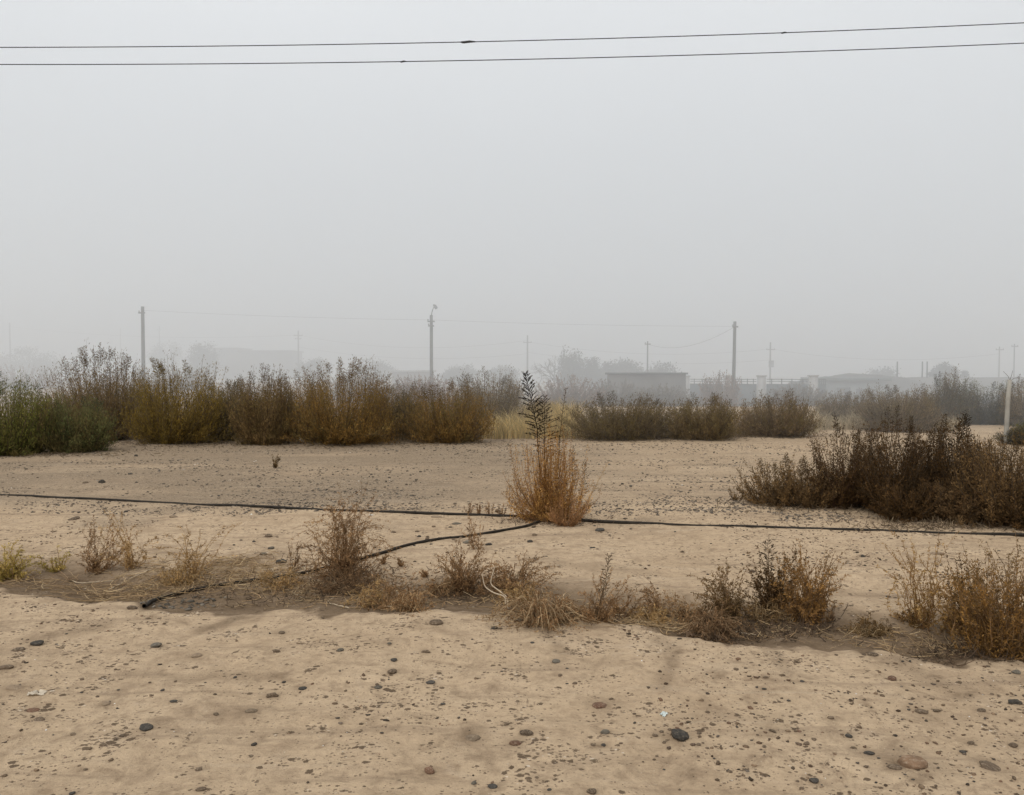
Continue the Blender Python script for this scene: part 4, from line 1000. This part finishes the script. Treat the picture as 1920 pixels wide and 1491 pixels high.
# the two cables overhead and the roadside poles they hang from
def cable_pts(pl, pr, Y, x):
    a = at(*pl, Y); b = at(*pr, Y); return a[2] + (b[2] - a[2]) * (x - a[0]) / (b[0] - a[0])
XL, XR, YW = -17.0, 17.0, 12.0
ov = "overhead cables crossing the sky"
for lb, pl, pr, dy, sp in [("upper of the two dark cables crossing the sky, with a dark splice", (0, 89), (1920, 43), 0, [(.4806, .11, .017), (.62, .05, .0125)]), ("lower of the two dark cables crossing the sky", (0, 121), (1920, 81), 0.0, [(.452, .05, .0125)])]:
    sag = .42
    f0 = (at(*pl, YW)[0] - XL) / (XR - XL); f1 = (at(*pr, YW)[0] - XL) / (XR - XL)
    # line through the two frame points once the sag is taken off
    za = at(*pl, YW)[2] + sag * 4 * f0 * (1 - f0); zb = at(*pr, YW)[2] + sag * 4 * f1 * (1 - f1)
    k = (zb - za) / (f1 - f0); A = (XL, YW, za - k * f0); B = (XR, YW, za + k * (1 - f0))
    wire(lb, A, B, sag, .0066, ov, 90, sp)

# post at right
pb = G(1886, 832); ph = at(1891, 712, pb[1])[2] - pb[2]
post = empty("post", pb, "pale weathered post standing at the right edge", "post")
tube_obj("shaft", [(0, 0, -.3), (.01, 0, .4), (.03, 0, ph * .7), (.06, 0, ph)], [.058, .055, .050, .046], M_conc, post, (.30, .28, .24), 9)
g = Geo(); g.tubes(np.array([[(.06, 0, ph - .02), (.02, 0, ph + .08), (-.1, 0, ph + .2)], [(.06, 0, ph - .02), (.1, 0, ph + .1), (.14, .02, ph + .22)], [(.05, 0, ph - .05), (.16, 0, ph + .03), (.3, 0, ph + .06)]]), np.array([[.006, .005, .003]]), (.12, .11, .10), 5)
g.build("wire_stub", M_wire, post)

# ------------------------------------------------------------------ fence, buildings, embankment
def wbox(g, p0, p1, thick, z0, z1, col):
    """upright slab from ground point p0 to p1"""
    p0 = np.asarray(p0[:2], float); p1 = np.asarray(p1[:2], float); d = nrm(p1 - p0); n = np.array([-d[1], d[0]]) * thick / 2
    c = [p0 - n, p1 - n, p1 + n, p0 + n]
    V = [(*q, z0) for q in c] + [(*q, z1) for q in c]
    g.add(V, q=[(0, 3, 2, 1), (4, 5, 6, 7), (0, 1, 5, 4), (1, 2, 6, 5), (2, 3, 7, 6), (3, 0, 4, 7)], col=col)
fa = at(1286, 711, 66); fb = at(1560, 711, 58)
fo = np.array([fa[0], fa[1], tz(fa[0], fa[1])])
fence = empty("fence", fo, "grey panel fence with pale pillars and a rail on top, in the fog", "fence")
zt = -1.2 - fo[2]
def fp(f): p = fa + (fb - fa) * f - fo; return p
ztop = lambda f: (fa[2] + (fb[2] - fa[2]) * f) - fo[2]
pill = [0.0, .315, .55, .885]
for i in range(len(pill)):
    g = Geo(); f = pill[i]; p = fp(f); hh = ztop(f)
    g.box(p[0] - .26, p[0] + .26, p[1] - .26, p[1] + .26, -.3, hh + .20, (.46, .45, .43)); g.box(p[0] - .32, p[0] + .32, p[1] - .32, p[1] + .32, hh + .20, hh + .30, (.42, .41, .39))
    g.build("pillar", M_wall, fence)
edges = pill + [1.0]
for a, b in zip(edges[:-1], edges[1:]):
    g = Geo(); wbox(g, fp(a + .035), fp(b - .035), .10, -.3, ztop((a + b) / 2) - .38, (.105, .12, .125)); g.build("panel", M_wall, fence)
    for dz in (0.0, .16):
        g = Geo(); wbox(g, fp(a + .035), fp(b - .035), .05, ztop((a + b) / 2) - .05 - dz, ztop((a + b) / 2) - dz, (.10, .11, .115)); g.build("rail", M_wall, fence)
    for k in range(4):
        f = a + .035 + (b - a - .07) * (k + .5) / 4; g = Geo(); p = fp(f); g.box(p[0] - .03, p[0] + .03, p[1] - .03, p[1] + .03, -.3, ztop(f) + .03, (.11, .12, .12)); g.build("upright", M_wall, fence)
# flat grey shed left of the fence
sa = at(1201, 699, 56); sb = at(1286, 702, 60); so = np.array([sa[0], sa[1], tz(sa[0], sa[1])])
shed = empty("shed", so, "low flat roofed grey shed at the left end of the fence", "shed")
d = nrm((sb - sa)[:2]); nn = np.array([-d[1], d[0]]); g = Geo(); L = np.linalg.norm((sb - sa)[:2]); hh = sa[2] - so[2]
def quadbox(g, o2, u, v, lu, lv, z0, z1, col):
    c = [o2, o2 + u * lu, o2 + u * lu + v * lv, o2 + v * lv]; V = [(*q, z0) for q in c] + [(*q, z1) for q in c]
    g.add(V, q=[(0, 3, 2, 1), (4, 5, 6, 7), (0, 1, 5, 4), (1, 2, 6, 5), (2, 3, 7, 6), (3, 0, 4, 7)], col=col)
quadbox(g, np.zeros(2), d, nn, L, 3.0, -.4, hh - .14, (.16, .145, .13)); g.build("wall", M_wall, shed)
g = Geo(); quadbox(g, -d * .12 - nn * .12, d, nn, L + .24, 3.24, hh - .14, hh, (.10, .10, .10)); g.build("roof", M_wall, shed)
# long low barn on the left, far
def building(label, x0, x1, ytop, Y, col, roofcol, dep=8, name="barn", gable=False, openings=()):
    a = at(x0, ytop, Y); b = at(x1, ytop, Y); zb = min(tz(a[0], Y), tz(b[0], Y)) - .3; o = empty(name, ((a[0] + b[0]) / 2, Y, zb), label, "building")
    W = (b[0] - a[0]) / 2; H = a[2] - zb; g = Geo(); g.box(-W, W, 0, dep, 0, H - .25, col); g.build("wall", M_wall, o)
    g = Geo(); g.box(-W - .25, W + .25, -.25, dep + .25, H - .25, H, roofcol); g.build("roof", M_wall, o)
    for (f0, f1, z0, z1, nm) in openings:
        g = Geo(); g.box(-W + 2 * W * f0, -W + 2 * W * f1, -.04, .05, z0, z1, (.05, .05, .05)); g.build(nm, M_wall, o)
    return o
building("long low barn with a flat roof, faint behind the widest brown bush", 448, 545, 657, 146, (.13, .13, .13), (.11, .11, .12), openings=[(.1, .2, 0, 2.2, "door"), (.5, .6, 1.1, 1.9, "window"), (.75, .85, 1.1, 1.9, "window")])
building("short barn joined by a tree, left of the long low barn", 398, 444, 652, 150, (.14, .14, .14), (.12, .12, .12), openings=[(.4, .6, 0, 2.2, "door")])
building("pale roofed low hut in the fog left of the lamp pole", 735, 806, 694, 96, (.24, .22, .20), (.44, .44, .43), dep=5, name="hut", openings=[(.4, .52, 0, 1.5, "door")])
building("low grey farm building behind the fence end, with dark openings", 1556, 1664, 709, 68, (.21, .23, .23), (.13, .15, .15), dep=6, name="farm_building", openings=[(.12, .36, .2, 1.9, "door"), (.46, .80, .4, 1.8, "door")])

# embankment at right and hills
def ridge(name, pts, Y, dep, base, col, kind="structure", label=None, cat=None):
    n = 80; px = np.linspace(pts[0][0], pts[-1][0], n); py = np.interp(px, [p[0] for p in pts], [p[1] for p in pts])
    top = np.array([at(a, b, Y) for a, b in zip(px, py)]); rows = []
    for f, zf in ((0, 0), (.3, .35), (.6, .8), (.85, .98), (1.0, 1.0), (1.5, 1.0), (2.2, .0)):
        P = top.copy(); P[:, 0] = top[:, 0] * (1 + 0 * f); P[:, 1] = Y - dep + dep * f + .3 * fbm(top[:, 0], top[:, 0] * 0 + f * 9, .5, 3)
        P[:, 2] = base + (top[:, 2] - base) * zf + .12 * fbm(top[:, 0], top[:, 0] * 0 + f * 5, .8, 3) * (0 < zf < 1 or zf == 1.0) ; rows.append(P)
    V = np.concatenate(rows); ix = np.arange(len(V)).reshape(len(rows), n); q = np.stack([ix[:-1, :-1], ix[:-1, 1:], ix[1:, 1:], ix[1:, :-1]], -1).reshape(-1, 4)
    o = mesh_np(name, V, [q], M_wall, None, np.tile(col, (len(V), 1)), True); tag(o, label, cat, None, kind)
ridge("embankment", [(1500, 716), (1560, 711), (1660, 709), (1780, 707), (1850, 708), (2100, 708)], 78, 6, -1.9, (.15, .14, .125))
ridge("mound", [(1515, 713), (1560, 706), (1590, 702), (1625, 701), (1655, 703), (1690, 708), (1720, 713)], 74, 4, -1.9, (.12, .115, .105))
for lb, px, yt in [("short dark post on the embankment beside the mound", 1682, 678), ("short dark post on the embankment, left of a close pair", 1729, 678), ("short dark post on the embankment, right of a close pair", 1738, 678), ("thin short post on the embankment right of the small tree", 1794, 688)]:
    b = at(px, 708, 77.5); z = at(px, 708, 77.5)[2]; r = empty("fence_post", (b[0], 77.5, z - .1), lb, "post", "posts on the embankment")
    hgt = at(px, yt, 77.5)[2] - z; w = .075 if px < 1790 else .04
    tube_obj("shaft", [(0, 0, -.3), (.01, 0, hgt * .6), (0, 0, hgt + .1)], [w, w * .9, w * .85], M_conc, r, (.05, .055, .055), 8)

# ------------------------------------------------------------------ far trees
def branches(rng, p, d, L, r, depth, out, spread=.6):
    q = p + d * L + rng.normal(size=3) * L * .06; m = (p + q) / 2 + rng.normal(size=3) * L * .07
    out.append((np.array([p, m, q]), r, r * .6))
    if depth == 0: return
    for k in range(3 if depth > 1 else 4):
        nd = nrm(d + rng.normal(size=3) * spread + np.array([0, 0, .12])); branches(rng, q if k else m, nd, L * (.62 + .22 * rng.random()), r * .58, depth - 1, out, spread)
def tree(label, x0, x1, ytop, Y, cols, seed, bare=False, zbase=None, dens=1.0, leaf=.34, flat=.55):
    rng = np.random.default_rng(seed); cx = (x0 + x1) / 2; b = at(cx, 700, Y); zb = tz(b[0], Y) if zbase is None else zbase
    o = empty("tree", (b[0], Y, zb), label, "tree", "trees in the fog"); W = (x1 - x0) * Y / F; H = at(cx, ytop, Y)[2] - zb
    out = []; trh = H * (.22 if bare else .25); r = .045 * H * (.8 if bare else 1)
    g = Geo(); g.tubes(np.array([[(0, 0, -.3), (.02 * H, 0, trh * .5), (0, 0, trh)]]), np.array([[r, r * .8, r * .7]]), (.05, .045, .04), 8)
    g.build("trunk", M_stem, o)
    for k in range(6 if bare else 5):
        a = k * 6.28 / 5 + rng.random(); dd = nrm(np.array([math.cos(a) * W / H * 1.1, math.sin(a) * W / H * 1.1, .9 if bare else 1.1])); branches(rng, np.array([0, 0, trh * (.8 + .2 * rng.random())]), dd, H * .27, r * .55, 4 if bare else 2, out, .5)
    g = Geo(); P = np.array([b_[0] for b_ in out]); rr = np.array([[b_[1], (b_[1] + b_[2]) / 2, b_[2]] for b_ in out]); rr = np.maximum(rr, .012 if bare else .01)
    P[..., 2] = np.minimum(P[..., 2], H); g.tubes(P, rr, (.055, .05, .045), 4); g.build("limbs", M_stem, o)
    n = int((420 if bare else 1500) * dens); g = Geo()
    ncl = int(38 * dens) + 6
    c = nrm(rng.normal(size=(ncl, 3))) * (rng.random((ncl, 1)) ** .4) * np.array([W * .46, W * .4, H * .46]) + np.array([0, 0, H * .48])
    c[:, 2] = np.clip(c[:, 2], .1 * H if not bare else .4 * H, H)
    k = rng.integers(0, ncl, n * 3); p = c[k] + rng.normal(size=(n * 3, 3)) * np.array([W * .085, W * .085, H * .07]); p[:, 2] = np.clip(p[:, 2], .06, H * 1.03)
    if bare: p[:, 0] = np.abs(p[:, 0]) * .8 + W * .02
    dd = nrm(rng.normal(size=(n * 3, 3)) + np.array([0, 0, .3]))
    cc = pick(rng, cols, ncl, .25)[k]
    g.leaves(p, dd, leaf * (.5 + .8 * rng.random(n * 3)), leaf * .42, cc, rng); g.build("crown", M_leaf, o)
    return o
TG = [(.07, .08, .055), (.055, .065, .05), (.085, .085, .06)]
tree("dim rounded tree at the far left behind the green bush", 5, 118, 652, 128, TG, 200)
tree("faint tree behind the dark plain pole", 280, 345, 640, 150, TG, 201)
tree("dim tree against the left end of the short barn", 352, 410, 642, 118, TG, 202)
tree("faint low tree right of the long low barn", 560, 620, 672, 120, TG, 203)
tree("faint low tree cluster behind the widest brown bush's right half", 662, 740, 674, 122, TG, 204)
tree("bare branching tree right of the faint pole near the middle", 1000, 1100, 652, 92, TG, 205, bare=True, dens=.35)
tree("dim dense tree touching the bare tree", 1046, 1096, 658, 95, TG, 206)
tree("dim round tree right of the bare tree, left end of the hedge", 1092, 1128, 670, 96, TG, 207)
tree("dim tree, highest of the hedge under the slim pole", 1130, 1200, 668, 98, TG, 208)
tree("dim low tree, right end of the hedge", 1190, 1282, 682, 98, TG, 209)
tree("dim tree in the middle of the hedge", 1110, 1160, 676, 99, TG, 210)
zt_ = at(1700, 709, 84)[2]
tree("small tree on the embankment, tallest one there", 1754, 1796, 682, 86, TG, 211, zbase=zt_ - .4, leaf=.22, dens=.7)
tree("small shrub like tree on the embankment beside the close pair of posts", 1740, 1764, 692, 86, TG, 212, zbase=zt_ - .3, leaf=.18, dens=.4)
tree("smallest tree on the embankment right of the thin post", 1802, 1818, 694, 88, TG, 213, zbase=zt_ - .3, leaf=.16, dens=.3)
tree("dim spreading tree behind the mound", 1610, 1690, 690, 104, TG, 214)
tree("faint tree at the far left edge beyond the dim rounded tree", -60, 30, 664, 140, TG, 215)
tree("faint low tree behind the lamp pole's right side", 830, 900, 682, 115, TG, 216)
tree("faint low tree left of the bare tree's pole", 915, 975, 684, 118, TG, 217)

# ------------------------------------------------------------------ fog bank: thin scattering air that starts beyond the bare field
def fog(name, x0, x1, y0, y1, z0, z1, dens):
    m, nt, nd, lk = mat_new(name + "_volume"); out = N(nt, 'ShaderNodeOutputMaterial')
    s = N(nt, 'ShaderNodeVolumeScatter'); s.inputs['Color'].default_value = (.925, .962, .995, 1); s.inputs['Density'].default_value = dens; s.inputs['Anisotropy'].default_value = 0.2
    ab = N(nt, 'ShaderNodeVolumeAbsorption'); ab.inputs['Color'].default_value = (.925, .962, .995, 1); ab.inputs['Density'].default_value = dens
    ad = N(nt, 'ShaderNodeAddShader'); lk.new(s.outputs[0], ad.inputs[0]); lk.new(ab.outputs[0], ad.inputs[1])
    lk.new(ad.outputs[0], out.inputs['Volume'])
    g = Geo(); g.box(x0, x1, y0, y1, z0, z1); o = g.build(name, m); tag(o, None, None, None, "structure"); return o
fog("fog", -420, 420, 18.6, 520, -6, 34, .0168)

# ------------------------------------------------------------------ sky and light
SUN_EL, SUN_AZ = R(48), R(215)      # high, behind the camera and to the left, blurred by the overcast
w = bpy.data.worlds.new("World"); scene.world = w; w.use_nodes = True
nt = w.node_tree; nt.nodes.clear()
out = N(nt, 'ShaderNodeOutputWorld'); bg = N(nt, 'ShaderNodeBackground')
sky = N(nt, 'ShaderNodeTexSky', sky_type='NISHITA'); sky.sun_disc = False; sky.sun_elevation = SUN_EL; sky.sun_rotation = SUN_AZ
sky.dust_density = 6; sky.air_density = 1.2
hs = N(nt, 'ShaderNodeHueSaturation'); hs.inputs['Saturation'].default_value = 0.12; nt.links.new(sky.outputs[0], hs.inputs['Color'])
# overcast veil: brighter toward the zenith
tc = N(nt, 'ShaderNodeTexCoord'); sp = N(nt, 'ShaderNodeSeparateXYZ'); nt.links.new(tc.outputs['Generated'], sp.inputs[0])
veil = ramp(nt, sp.outputs['Z'], [(0.0, (4.7, 4.95, 5.3)), (.12, (5.3, 5.55, 5.85)), (.4, (7.9, 8.1, 8.35)), (1.0, (10.5, 10.6, 10.7))])
sn = noise(nt, tc.outputs['Generated'], 2.2, 3, 0.5, 0.4)
veil = mix_rgb(nt, 1.0, veil, ramp(nt, sn, [(.3, .965), (.7, 1.035)]), 'MULTIPLY')
c = mix_rgb(nt, .85, hs.outputs[0], veil)
nt.links.new(c, bg.inputs[0]); bg.inputs[1].default_value = 0.117
nt.links.new(bg.outputs[0], out.inputs[0])
sd = bpy.data.lights.new("sun", 'SUN'); sd.energy = 1.35; sd.angle = R(50); sd.color = (1, .99, .965)
so_ = bpy.data.objects.new("sun", sd); C.objects.link(so_)
dvec = Vector((math.sin(SUN_AZ) * math.cos(SUN_EL), math.cos(SUN_AZ) * math.cos(SUN_EL), math.sin(SUN_EL)))
so_.rotation_euler = dvec.to_track_quat('Z', 'Y').to_euler()

# ------------------------------------------------------------------ render settings
scene.render.engine = 'CYCLES'
cy = scene.cycles
cy.use_denoising = True
cy.max_bounces = 6; cy.diffuse_bounces = 3; cy.transmission_bounces = 3; cy.volume_bounces = 3; cy.transparent_max_bounces = 8
cy.sample_clamp_indirect = 4.0
scene.view_settings.view_transform = 'Standard'; scene.view_settings.look = 'None'; scene.view_settings.exposure = 0; scene.view_settings.gamma = 1
